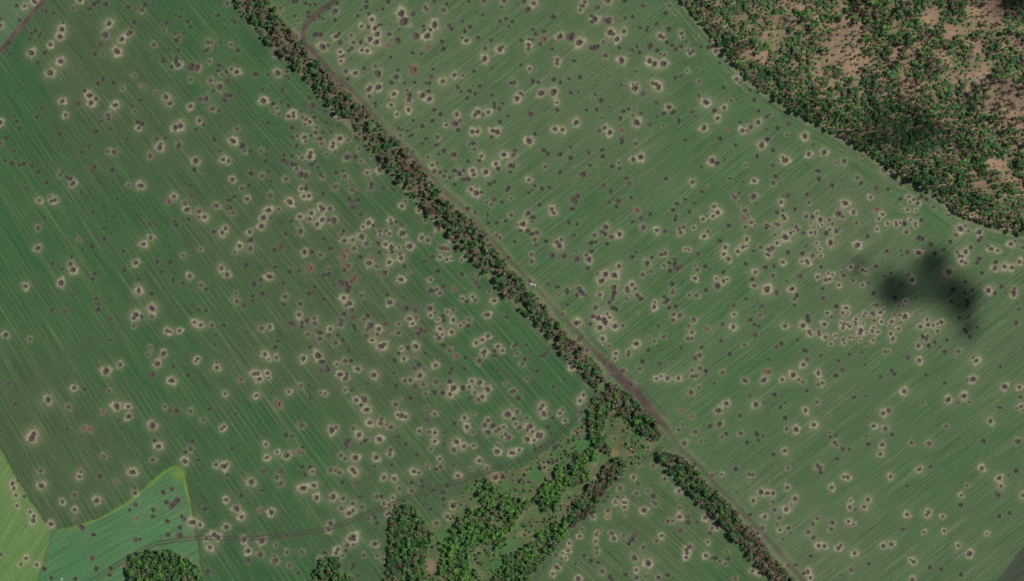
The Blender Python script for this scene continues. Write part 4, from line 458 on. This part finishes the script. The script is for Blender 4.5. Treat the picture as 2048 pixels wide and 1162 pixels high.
for mk_, spk in (('scorched', .62), ('thrown', .42), ('reddish', .6)):
    for v in range(9):
        sd_ = 100 * v + int(spk * 100)
        a = mesh_np('ejecta', *crater_mesh(18, sd_, spk, 'ejecta'), 3, [SM[mk_]], True)
        b = mesh_np('pit', *crater_mesh(18, sd_, spk, 'pit'), 3, [SM[mk_]], True)
        protos[mk_, v] = a, b
def line_near(x, y):
    P = world_poly(BELT_A); return float(np.hypot(P[:, 0] - x, P[:, 1] - y).min())
def cmat(h, r=0): return 'scorched' if h in (0, 4) and r < 2.3 else ('reddish' if h == 3 else 'thrown')
for k in single:
    x, y, r, h = CR[k]; h = int(h)
    a, b = protos[cmat(h, r), random.randrange(9)]
    o = obj('shell_crater', a, None, (x, y, float(hgt(x, y)) + random.uniform(.02, .07)))
    o.rotation_euler = (0, 0, random.uniform(0, 6.28)); f = random.uniform(.98, 1.1); e = random.uniform(.86, 1.16); o.scale = (r * f * e, r * f / e, r)
    obj('pit', b, o)
    dn = np.sort(np.hypot(CR[:, 0] - x, CR[:, 1] - y))[1]
    size = ('broad ' if r > 2.75 else '') + ('overlapped ' if dn < 2 * r else 'lone ' if dn > 13 else '')
    pl = PLACE[CREG[k]]; gi, gj = int(y - YS[0]), int(x - XS[0])
    if CREG[k] == 1 and dw[gi, gj] < 29: pl = 'in field close beside the woodland'
    elif CREG[k] == 1 and d1[gi, gj] < 15.5: pl = 'in field close beside the dirt track'
    elif CREG[k] == 0 and line_near(x, y) < 45: pl = 'in striped field close beside tree belt'
    tag(o, size + LOOK[h] + ' ' + pl, 'crater', 'shell craters ' + pl)
VV, FF, MI = [], [], []; base = 0
lp = {(m, v): crater_mesh(10, 40 + 7 * v + int(100 * s), s, 'all') for m, s in (('scorched', .62), ('thrown', .30), ('reddish', .55)) for v in range(7)}
KEYS = ['scorched', 'thrown', 'reddish']
for k in rest:
    x, y, r, h = CR[k]; m = cmat(int(h), r)
    v, f = lp[m, random.randrange(7)]; an = random.uniform(0, 6.28); ca, sa = math.cos(an), math.sin(an); q = random.uniform(.86, 1.16)
    zz = v[:, 2] * r; r = r * 1.04
    if r < 1.6: zz = np.maximum(zz, 0) + .03 + .04 * r
    VV.append(np.stack([x + r * (v[:, 0] * ca - v[:, 1] * sa) * q, y + r * (v[:, 0] * sa + v[:, 1] * ca) / q, float(hgt(x, y)) + zz + random.uniform(.02, .07)], -1))
    FF.append(f + base); base += len(v); MI += [KEYS.index(m)] * len(f)
me = mesh_np('small_craters', np.concatenate(VV), np.concatenate(FF), 3, [SM[k] for k in KEYS], True)
me.polygons.foreach_set('material_index', np.array(MI, np.int32))
tag(obj('small_craters', me), 'smaller dark shell craters pitting all the fields', 'crater', kind='stuff')

# ------------------------------------------------------------------ trees
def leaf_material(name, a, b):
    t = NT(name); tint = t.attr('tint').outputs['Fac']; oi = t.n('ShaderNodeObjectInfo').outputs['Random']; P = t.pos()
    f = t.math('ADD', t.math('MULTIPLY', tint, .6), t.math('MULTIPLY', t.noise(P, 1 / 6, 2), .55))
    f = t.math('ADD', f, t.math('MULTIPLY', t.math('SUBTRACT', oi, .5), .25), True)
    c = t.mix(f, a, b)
    d = t.n('ShaderNodeBsdfDiffuse'); t.put(d.inputs[0], c)
    tr = t.n('ShaderNodeBsdfTranslucent'); t.put(tr.inputs[0], c)
    mx = t.n('ShaderNodeMixShader'); mx.inputs[0].default_value = .24
    t.t.links.new(d.outputs[0], mx.inputs[1]); t.t.links.new(tr.outputs[0], mx.inputs[2]); t.t.links.new(mx.outputs[0], t.out.inputs[0])
    return t.m
LEAF = {
 'dark': leaf_material('dark_foliage', (0.034, 0.092, 0.040), (0.090, 0.210, 0.080)),
 'mid': leaf_material('mid_foliage', (0.060, 0.142, 0.052), (0.148, 0.290, 0.106)),
 'bright': leaf_material('bright_foliage', (0.080, 0.200, 0.042), (0.18, 0.39, 0.095)),
 'olive': leaf_material('olive_foliage', (0.120, 0.128, 0.076), (0.24, 0.25, 0.155)),
 'brown': leaf_material('bare_brown_twigs', (0.115, 0.078, 0.060), (0.26, 0.185, 0.14)),
}
LK = list(LEAF)
def bark_material():
    t = NT('bark'); c = t.mix(t.ramp(t.noise(t.pos(), 3, 3), .3, .7), (0.07, 0.052, 0.042), (0.15, 0.12, 0.10)); t.diffuse(c); return t.m
BARK = bark_material()
DEAD = soil_material('dead_wood', (0.045, 0.032, 0.028), (0.085, 0.062, 0.055), 2.0)
def crown(seed, n, leaf, lumps=9, flat=.8):
    """unit crown: leaf sprays over many uneven clumps, radius about 1, base at 0.7, top at about 2.4"""
    g = np.random.default_rng(seed)
    c = g.normal(0, 1, (lumps, 3)); c /= np.linalg.norm(c, axis=1)[:, None]
    c *= (g.random((lumps, 1)) ** .5) * .72; c[:, 2] = np.abs(c[:, 2]) * .95 - .15
    cr = g.uniform(.26, .52, lumps)
    k = g.integers(0, lumps, n); d = g.normal(0, 1, (n, 3)); d[:, 2] += .35; d /= np.linalg.norm(d, axis=1)[:, None]
    p = c[k] + d * (cr[k] * g.uniform(.65, 1.12, n))[:, None]
    nrm = d + g.normal(0, .55, (n, 3)); nrm /= np.linalg.norm(nrm, axis=1)[:, None]
    a = np.cross(nrm, g.normal(0, 1, (n, 3))); a /= np.linalg.norm(a, axis=1)[:, None]; b = np.cross(nrm, a)
    w = (leaf * g.uniform(.6, 1.35, n))[:, None]; asp = g.uniform(.55, 1.0, (n, 1))
    q = np.stack([p - a * w - b * w * asp * .6, p + a * w * .8 - b * w * asp, p + a * w + b * w * asp * .7, p - a * w * .7 + b * w * asp], 1)
    q = q + g.normal(0, .03, q.shape)
    q[..., 2] = q[..., 2] * flat + 1.45
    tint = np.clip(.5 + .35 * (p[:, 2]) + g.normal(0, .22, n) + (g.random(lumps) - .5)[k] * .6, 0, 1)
    return q.reshape(-1, 3), np.arange(4 * n).reshape(n, 4), tint
def tubes(segs, k=5, fat=1.0):
    V, F = [], []; b = 0
    for (p, q, r0, r1) in segs:
        p, q = np.array(p, float), np.array(q, float); d = q - p; L = np.linalg.norm(d); d /= L
        a = np.cross(d, (.3, .9, .2)); a /= np.linalg.norm(a); c = np.cross(d, a)
        for (o, r) in ((p, r0 * fat), (q, r1 * fat)):
            for i in range(k):
                t = 2 * math.pi * i / k; V.append(o + r * (a * math.cos(t) + c * math.sin(t)))
        F += [(b + i, b + (i + 1) % k, b + k + (i + 1) % k, b + k + i) for i in range(k)]; b += 2 * k
    return np.array(V), np.array(F)
def trunk_segs(seed, bare=False):
    g = np.random.default_rng(seed); S_ = [((0, 0, -.12), (g.normal(0, .03), g.normal(0, .03), .75), .085, .06)]
    top = np.array(S_[0][1]); tip = top + (g.normal(0, .06), g.normal(0, .06), .95); S_.append((top, tip, .06, .018))
    for i in range(12 if bare else 6):
        f = g.random(); s = top + (tip - top) * f * .8; th = g.random() * 6.28; L = g.uniform(.45, .85) * (1 - .35 * f)
        e = s + (L * math.cos(th), L * math.sin(th), L * g.uniform(.4, .9)); S_.append((s, e, .03, .010))
        if bare:
            for j in range(3):
                u = s + (e - s) * g.uniform(.35, .9); t2 = th + g.uniform(-1.1, 1.1); l2 = L * g.uniform(.3, .55)
                S_.append((u, u + (l2 * math.cos(t2), l2 * math.sin(t2), l2 * g.uniform(.1, .8)), .014, .006))
    return S_
def crown_data(seed, n, leaf, brown=False):
    return crown(seed, n if not brown else int(n * .8), leaf if not brown else leaf * .6)
NV = 8
TR, CW, BR = [], {}, []
for v in range(NV):
    TR.append(mesh_np('trunk', *tubes(trunk_segs(v)), 4, [BARK], True))
    BR.append(mesh_np('bare_tree', *tubes(trunk_segs(50 + v, True), 4, 1.9), 4, [DEAD], True))
    for kind in LK:
        V, F, T = crown_data(300 + v, 300, .175, kind == 'brown')
        m = mesh_np('crown', V, F, 4, [LEAF[kind]]); a = m.attributes.new('tint', 'FLOAT', 'FACE'); a.data.foreach_set('value', T.astype(np.float32)); CW[kind, v] = m
LOW = {(kind, v): crown_data(700 + v, 86, .265, kind == 'brown') for kind in ('green', 'brown') for v in range(10)}
LOWS = {(kind, v): crown_data(900 + v, 40, .36, kind == 'brown') for kind in ('green', 'brown') for v in range(10)}
def scatter(poly, spacing, keep, tries=60000, seed=0):
    g = np.random.default_rng(seed); P = world_poly(poly); lo, hi = P.min(0), P.max(0)
    c = g.uniform(lo, hi, (tries, 2)); c = c[inside(poly, c[:, 0], c[:, 1])]
    c = c[np.clip(keep(c[:, 0], c[:, 1]), 0, 1) > g.random(len(c))]
    cell = spacing; grid = {}; out = []
    for x, y in c:
        i, j = int(x // cell), int(y // cell); ok = True
        for a in (i - 1, i, i + 1):
            for b in (j - 1, j, j + 1):
                for (u, w) in grid.get((a, b), ()):
                    if (u - x) ** 2 + (w - y) ** 2 < spacing ** 2: ok = False; break
                if not ok: break
            if not ok: break
        if ok: grid.setdefault((i, j), []).append((x, y)); out.append((x, y))
    return np.array(out)
def at_grid(A, x, y):
    return A[np.clip((y - YS[0]).astype(int), 0, NY - 1), np.clip((x - XS[0]).astype(int), 0, NX - 1)]
def ell(x, y, ex, ey, ea, eb):
    a, b = W(ex, ey); return np.exp(-((x - a) / (ea * S)) ** 2 - ((y - b) / (eb * S)) ** 2)
rag = lambda x, y: .04 + .96 * sm(-.5, 3.2, at_grid(dedge, x, y) + (fbm(x, y, 9, 203) - .5) * 13)
TREES = []                                                  # x, y, radius, height, kind, place
g = np.random.default_rng(21)
def add(pts, place, weights, rmin, rmax, hk=(1.0, 1.25)):
    if not len(pts): return
    xs, ys = pts[:, 0], pts[:, 1]
    ww = np.stack([np.broadcast_to(np.asarray(q, float), xs.shape) for q in weights(xs, ys)], -1); ww = np.maximum(ww, 0); ww = np.cumsum(ww / ww.sum(1, keepdims=True), 1)
    pick = (g.random((len(xs), 1)) > ww).sum(1).clip(0, 4)
    lift = np.ones(len(xs))
    if place == 'wood': lift = .75 + .8 * sm(.42, .60, fbm(xs, ys, 20, 222)) + .7 * np.exp(-(np.minimum(at_grid(dw, xs, ys), 99) / 9) ** 2)
    for k in range(len(xs)):
        r = rmin + (rmax - rmin) * g.random() ** 1.4
        TREES.append((xs[k], ys[k], r, r * g.uniform(*hk) * 1.25 * lift[k], LK[pick[k]], place))
n1 = lambda x, y: fbm(x, y, 30, 91); n2 = lambda x, y: fbm(x, y, 16, 95)
# woodland
wood_keep = lambda x, y: (.012 + sm(.385, .465, .6 * n2(x, y) + .4 * fbm(x, y, 60, 170) - .10 * ell(x, y, 1890, 110, 190, 110) - .05 * ell(x, y, 1700, 90, 80, 90))) * (1 - 1.1 * at_grid(bare, x, y)) + .0 + .6 * np.exp(-(np.minimum(at_grid(dw, x, y), 99) / 12) ** 2) + .8 * ell(x, y, 1790, 260, 130, 60)
def wood_w(x, y):
    dk = ell(x, y, 1790, 265, 150, 60) + .55 * ell(x, y, 1900, 400, 90, 60) + .3 * ell(x, y, 1560, 190, 90, 60); b = sm(.5, .62, n1(x, y))
    return (.24 + 2.2 * dk, .52, .14 * b + .05, .26 + .2 * b, .14)
pw = scatter(WOOD, 2.9, wood_keep, 90000, 1)
add(pw, 'wood', wood_w, 1.4, 3.4, (.5, .9))
pw2 = scatter(WOOD, 2.6, lambda x, y: (1 - wood_keep(x, y)) * (.10 + .35 * sm(.4, .6, fbm(x, y, 14, 190))) * (1 - .6 * at_grid(bare, x, y)), 60000, 2)
add(pw2, 'wood', lambda x, y: (.06, .34, .24, .42, .24), .9, 2.0, (.6, .9))
# tree belt: leafy and dead stretches alternate
def belt_w(x, y):
    q = fbm(x, y, 18, 131); d = sm(.50, .62, q); br = sm(.55, .66, fbm(x, y, 22, 151))
    sx = ell(x, y, 930, 470, 110, 90) + ell(x, y, 1400, 990, 60, 60); end = ell(x, y, 1560, 1140, 60, 50)
    return (.40 * (1 - d) + .30 * sx, .36 * (1 - d) + .40 * sx, .07 * br + .02, .50 * d + .22, .46 * d + .09 + 1.5 * end)
for k, b in enumerate((BELT_A, BELT_B, BELT_C)):
    add(scatter(b, 2.6, lambda x, y: np.sqrt(rag(x, y)) * (.55 + .45 * sm(.36, .48, fbm(x, y, 11, 97))) - .6 * ell(x, y, 1555, 1140, 45, 40), 26000, 5 + k), 'belt' + 'ABC'[k], belt_w, 1.25, 3.5, (.85, 1.3))
    add(scatter(b, 1.75, lambda x, y: .12 + .6 * rag(x, y), 12000, 25 + k), 'belt' + 'ABC'[k], lambda x, y: (.22, .16, .03, .45, .42), .9, 1.9, (.9, 1.3))
# gully scrub
def gw(name):
    if name in 'hi': return lambda x, y: (.34, .62, .06, .22, .10 + .3 * sm(.55, .65, n2(x, y)))
    if name == 'j': return lambda x, y: (.42, .62, .34 * sm(.5, .6, n1(x, y)), .06, .04)
    if name == 'c': return lambda x, y: (.22, .25, .04, .34, .55 * sm(.42, .55, n2(x, y)) + .1)
    if name == 'e': return lambda x, y: (.18, .42, .12, .2, .3)
    return lambda x, y: (.16, .46, 1.15 * sm(.38, .52, n1(x, y)) + .12, .05, .06)
for k, (nm, poly) in enumerate(GULLY.items()):
    add(scatter(poly, 2.5, lambda x, y: rag(x, y) * (.02 + .98 * sm(.40, .50, fbm(x, y, 14, 96))) * (1 - 1.1 * at_grid(bare2, x, y)), 20000, 40 + k), {'h': 'clump', 'i': 'clump', 'j': 'thicket'}.get(nm, 'gully'), gw(nm), 1.1, 3.2, (.85, 1.2))
for k, (nm, poly) in enumerate(GULLY.items()):
    add(scatter(poly, 2.0, lambda x, y: .25 + .0 * x, 9000, 80 + k), {'h': 'clump', 'i': 'clump', 'j': 'thicket'}.get(nm, 'gully'), lambda x, y: (.12, .35, .35, .2, .15), .7, 1.5, (.8, 1.1))
add(scatter(MEADOW, 2.6, lambda x, y: .30 * sm(.46, .56, fbm(x, y, 13, 301)) + .012, 30000, 120), 'gully', lambda x, y: (.10, .34, .36, .22, .25), .6, 2.0, (.7, 1.0))
# bare trees standing in the woodland clearings
BARES = []
for ci, (ex, ey, ea, eb) in enumerate(CLEAR[:6]):
    for i in range(55 if ea > 55 else 16):
        th, q = g.random() * 6.28, g.random() ** .5
        BARES.append((*W(ex + ea * q * math.cos(th), ey + eb * q * math.sin(th)), g.uniform(3.0, 4.6), ci))
PL = {'beltA': ('in the long tree belt', 'trees of the long belt along the dirt track'), 'beltB': ('in the short belt beside the meadow', 'trees of the short belt beside the meadow'),
      'beltC': ('in the belt past the track junction', 'trees of the belt past the track junction'),
      'gully': ('in the gully scrub', 'trees and bushes of the gully'),
      'clump': ('in the grey-green clump beside the gully meadow', 'trees of the clump beside the meadow'),
      'thicket': ('in the round thicket beside the blue-green field', 'trees of the thicket by the blue-green field'),
      'wood': ('in the large woodland', 'trees of the large woodland')}
LB = {'dark': 'dark green leafy tree', 'mid': 'mid green leafy tree', 'bright': 'bright yellow-green tree', 'olive': 'pale olive-green thin-leaved tree', 'brown': 'leafless brown twiggy tree'}
cand = [k for k, t in enumerate(TREES) if t[5] != 'wood' and abs(t[0]) < 505 and abs(t[1]) < 285]
cand.sort(key=lambda k: -TREES[k][2]); chosen = set(cand[:300])
for k in sorted(chosen):
    x, y, r, h, kd, pl = TREES[k]; v = random.randrange(NV)
    root = bpy.data.objects.new('broadleaf_tree' if kd != 'brown' else 'leafless_tree', None); COL.objects.link(root)
    root.location = (x, y, float(hgt(x, y))); root.rotation_euler = (0, 0, random.uniform(0, 6.28)); root.scale = (r, r, h)
    root.empty_display_size = .2
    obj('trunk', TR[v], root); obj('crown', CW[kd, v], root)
    side = ''
    if pl[:4] == 'belt':
        dr = float(at_grid(d1, np.array([x]), np.array([y]))[0]); side = ' on its track side' if dr < 11 else ' on its field side' if dr > 19 else ''
    tag(root, ('large ' if r > 2.85 else '') + LB[kd] + ' ' + PL[pl][0] + side, 'tree', PL[pl][1])
for (x, y, r, ci) in BARES:
    o = obj('bare_tree', BR[random.randrange(NV)], None, (x, y, float(hgt(x, y)))); o.rotation_euler = (random.gauss(0, .12), random.gauss(0, .12), random.uniform(0, 6.28)); o.scale = (r, r, r * 1.15)
    lean = max(abs(o.rotation_euler[0]), abs(o.rotation_euler[1])) > .16
    tag(o, ('leaning ' if lean else 'upright ') + ('tall ' if r > 4 else '') + 'dead tree with bare branches in ' + ('the largest bare woodland clearing' if ci == 1 else 'a smaller woodland clearing'), 'tree', 'dead trees in the woodland clearings')
def canopy(name, idx, label):
    VV, FF, TT, MI = [], [], [], []; base = 0
    for k in idx:
        x, y, r, h, kd, pl = TREES[k]
        V, F, T = (LOWS if r < 1.75 else LOW)['brown' if kd == 'brown' else 'green', random.randrange(10)]
        an = random.uniform(0, 6.28); ca, sa = math.cos(an) * r, math.sin(an) * r
        VV.append(np.stack([x + V[:, 0] * ca - V[:, 1] * sa, y + V[:, 0] * sa + V[:, 1] * ca, V[:, 2] * h + float(hgt(x, y))], -1)); FF.append(F + base); base += len(V)
        TT.append(np.clip(T + random.gauss(0, .15), 0, 1)); MI.append(np.full(len(F), LK.index(kd), np.int32))
        if r < 1.75: continue
        tv, tf = tubes([((0, 0, -.3), (0, 0, h * 1.3), .09 * r, .03 * r)], 3)
        VV.append(tv + (x, y, float(hgt(x, y)))); FF.append(tf + base); base += len(tv); TT.append(np.zeros(len(tf))); MI.append(np.full(len(tf), 5, np.int32))
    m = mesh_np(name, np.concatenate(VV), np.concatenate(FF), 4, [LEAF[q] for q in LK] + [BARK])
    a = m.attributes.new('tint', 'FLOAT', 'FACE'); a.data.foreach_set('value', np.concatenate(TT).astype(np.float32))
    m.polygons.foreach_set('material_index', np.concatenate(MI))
    tag(obj(name, m), label, 'woodland', kind='stuff')
canopy('woodland_trees', [k for k, t in enumerate(TREES) if t[5] == 'wood'], 'mixed green and brown canopy of the large thinned woodland')
canopy('scrub', [k for k, t in enumerate(TREES) if t[5] != 'wood' and k not in chosen], 'smaller trees and bushes filling the tree belt and gully')

# ------------------------------------------------------------------ small things on the ground
def plain(name, a, b, sc=2.0, rough=.8):
    t = NT(name); t.diffuse(t.mix(t.ramp(t.noise(t.pos(), sc, 3), .35, .65), a, b), rough, .3); return t.m
WHITE = plain('weathered_white', (0.28, 0.28, 0.27), (0.46, 0.46, 0.45)); GREY = plain('scorched_metal', (0.16, 0.155, 0.15), (0.52, 0.51, 0.50), 1.2); BLACK = plain('burnt_rubber', (0.02, 0.02, 0.02), (0.05, 0.045, 0.04))
PALE = plain('pale_concrete', (0.55, 0.54, 0.50), (0.75, 0.74, 0.70))
def prism(profile, width):
    """side profile (x, z) swept across y"""
    n = len(profile); V = [(x, s * width / 2, z) for s in (-1, 1) for x, z in profile]; F = [[i, (i + 1) % n, n + (i + 1) % n, n + i] for i in range(n)]
    me = bpy.data.meshes.new('part'); me.from_pydata(V, [], F + [list(range(n - 1, -1, -1)), list(range(n, 2 * n))]); me.update(); return me
def wheel_mesh(r, w, k=12):
    V = [(r * math.cos(6.2832 * i / k), s * w / 2, r * math.sin(6.2832 * i / k)) for s in (-1, 1) for i in range(k)]
    me = bpy.data.meshes.new('wheel'); me.from_pydata(V, [], [[i, (i + 1) % k, k + (i + 1) % k, k + i] for i in range(k)] + [list(range(k - 1, -1, -1)), list(range(k, 2 * k))]); me.update(); return me
wx, wy = W(1066, 569)
wr = bpy.data.objects.new('wrecked_vehicle', None); COL.objects.link(wr); wr.location = (wx, wy, float(hgt(wx, wy))); wr.rotation_euler = (R(3), R(-2), R(-16))
m = prism([(-3.1, .55), (-3.1, 1.25), (-1.1, 1.35), (-1.1, 1.15), (1.2, 1.15), (3.0, .95), (3.2, .55)], 2.3); m.materials.append(GREY); obj('hull', m, wr)
m = prism([(1.0, 1.15), (1.15, 2.05), (2.1, 2.05), (2.6, 1.0)], 2.2); m.materials.append(WHITE); obj('cab', m, wr)
m = prism([(-3.0, 1.26), (-3.0, 1.72), (-2.85, 1.72), (-2.85, 1.30), (-1.2, 1.36), (-1.2, 1.26)], 2.25); m.materials.append(WHITE); obj('load_bed', m, wr)
wm = wheel_mesh(.5, .35); wm.materials.append(BLACK)
for ax in (-2.2, -1.0, 2.0):
    for s in (-1, 1): obj('wheel', wm, wr, (ax, s * 1.1, .5))
tag(wr, 'pale grey wrecked vehicle lying on the edge of the dirt track', 'vehicle')
def sheet(px, py, size, label, seed, asp=.7):
    g = np.random.default_rng(seed); n = 5; V = []
    for j in range(n):
        for i in range(n):
            V.append(((i / (n - 1) - .5) * size + g.normal(0, .06) * size, (j / (n - 1) - .5) * size * asp + g.normal(0, .06) * size, abs(g.normal(.12, .10)) * size * .6 + .06))
    T = [(x, y, z + .05) for x, y, z in V]; b = n * n; F = []
    for j in range(n - 1):
        for i in range(n - 1):
            q = [j * n + i, j * n + i + 1, (j + 1) * n + i + 1, (j + 1) * n + i]; F += [[b + k for k in q], q[::-1]]
    rim = [i for i in range(n)] + [j * n + n - 1 for j in range(1, n)] + [n * n - 1 - i for i in range(1, n)] + [j * n for j in range(n - 2, 0, -1)]
    F += [[rim[k - 1], rim[k], b + rim[k], b + rim[k - 1]] for k in range(len(rim))]
    me = bpy.data.meshes.new('crumpled_sheet'); me.from_pydata(V + T, [], F); me.update(); me.materials.append(WHITE)
    x, y = W(px, py); o = obj('crumpled_sheet', me, None, (x, y, float(hgt(x, y)) - .04)); o.rotation_euler = (0, 0, seed * 1.3)
    tag(o, label, 'debris')
sheet(1205, 690, 1.7, 'crumpled white sheet on the grass beside a pale-rimmed crater near the track', 1)
sheet(1229, 747, .9, 'scrap of white sheet lying on the dirt track itself', 2)
sheet(1190, 955, 1.9, 'white sheet lying between the bushes of the gully', 3)
sheet(990, 1101, 2.4, 'wide crumpled white sheet on the gully meadow grass', 4)
sheet(124, 1158, 2.4, 'crumpled white sheet lying in the blue-green field', 5)
sheet(1480, 1119, .9, 'small white scrap beside the tree belt in the field next to the gully', 6)
sheet(1262, 898, 1.3, 'pale scrap on the green meadow beside the gully bushes', 8)
# pole beside the track
x, y = W(1222, 717)
pr = bpy.data.objects.new('utility_pole', None); COL.objects.link(pr); pr.location = (x, y, float(hgt(x, y)))
V, F = tubes([((0, 0, -.3), (0, 0, 7.2), .22, .15)], 10); m = mesh_np('post', V, F, 4, [PALE], True); obj('post', m, pr)
V, F = tubes([((-.0, -.9, 7.0), (0, .9, 7.0), .09, .09)], 6); m = mesh_np('crossarm', V, F, 4, [PALE], True); obj('crossarm', m, pr)
m = wheel_mesh(.45, .5, 10); m.materials.append(WHITE); o = obj('insulator_cap', m, pr, (0, 0, 7.3)); o.rotation_euler = (R(90), 0, 0)
tag(pr, 'slim pale pole beside the dirt track casting a thin shadow', 'pole')

# ------------------------------------------------------------------ the small cloud that shades part of the far field
CLH = 1800.0
cm = bpy.data.materials.new('cloud_vapour'); cm.use_nodes = True; ct = cm.node_tree; ct.nodes.clear()
co = ct.nodes.new('ShaderNodeOutputMaterial'); pv = ct.nodes.new('ShaderNodeVolumePrincipled'); pv.inputs['Color'].default_value = (.97, .97, .98, 1); pv.inputs['Density'].default_value = .32; pv.inputs['Anisotropy'].default_value = .3
ct.links.new(pv.outputs[0], co.inputs['Volume'])
def puff(px, py, rx, ry, rz, dz, seed):
    x, y = W(px, py); k = (CLH + dz) / sd.z; c = np.array((x + sd.x * k, y + sd.y * k, CLH + dz))
    g = np.random.default_rng(seed); nu, nv_ = 16, 9; V, F = [(0, 0, -1.0)], []
    for j in range(1, nv_):
        ph = -math.pi / 2 + math.pi * j / nv_
        for i in range(nu):
            th = 2 * math.pi * i / nu; V.append((math.cos(ph) * math.cos(th), math.cos(ph) * math.sin(th), math.sin(ph)))
    V.append((0, 0, 1.0)); V = np.array(V); V *= (1 + .16 * np.sin(3 * V[:, :1] + seed) * np.cos(4 * V[:, 1:2] + 2 * seed) + g.normal(0, .03, (len(V), 1)))
    V = V * (rx, ry, rz) + c
    idx = lambda j, i: 1 + (j - 1) * nu + i % nu
    F = [[0, idx(1, i + 1), idx(1, i)] for i in range(nu)] + [[idx(j, i), idx(j, i + 1), idx(j + 1, i + 1), idx(j + 1, i)] for j in range(1, nv_ - 1) for i in range(nu)] + [[len(V) - 1, idx(nv_ - 1, i), idx(nv_ - 1, i + 1)] for i in range(nu)]
    me = bpy.data.meshes.new('puff'); me.from_pydata([tuple(v) for v in V], [], F); me.update(); me.materials.append(cm)
    return me
cl = bpy.data.objects.new('cloud', None); COL.objects.link(cl)
for k, a in enumerate(((1865,527,14,11,10,0),(1868,524,19,16,4,4),(1783,568,12,13,9,6),(1790,592,13,13,9,0),(1788,578,21,22,2.5,-5),(1903,585,13,15,7,3),(1930,604,13,15,9,-6),(1918,596,26,24,2.5,8),(1937,655,11,13,4,-4),(1718,535,13,13,2,2),(1850,572,46,20,2.2,12),(2024,2,18,15,14,0),(1800,265,55,24,1.5,10))): obj('puff', puff(*a, k), cl)
tag(cl, 'small broken white cloud drifting above the field beside the woodland', 'cloud')
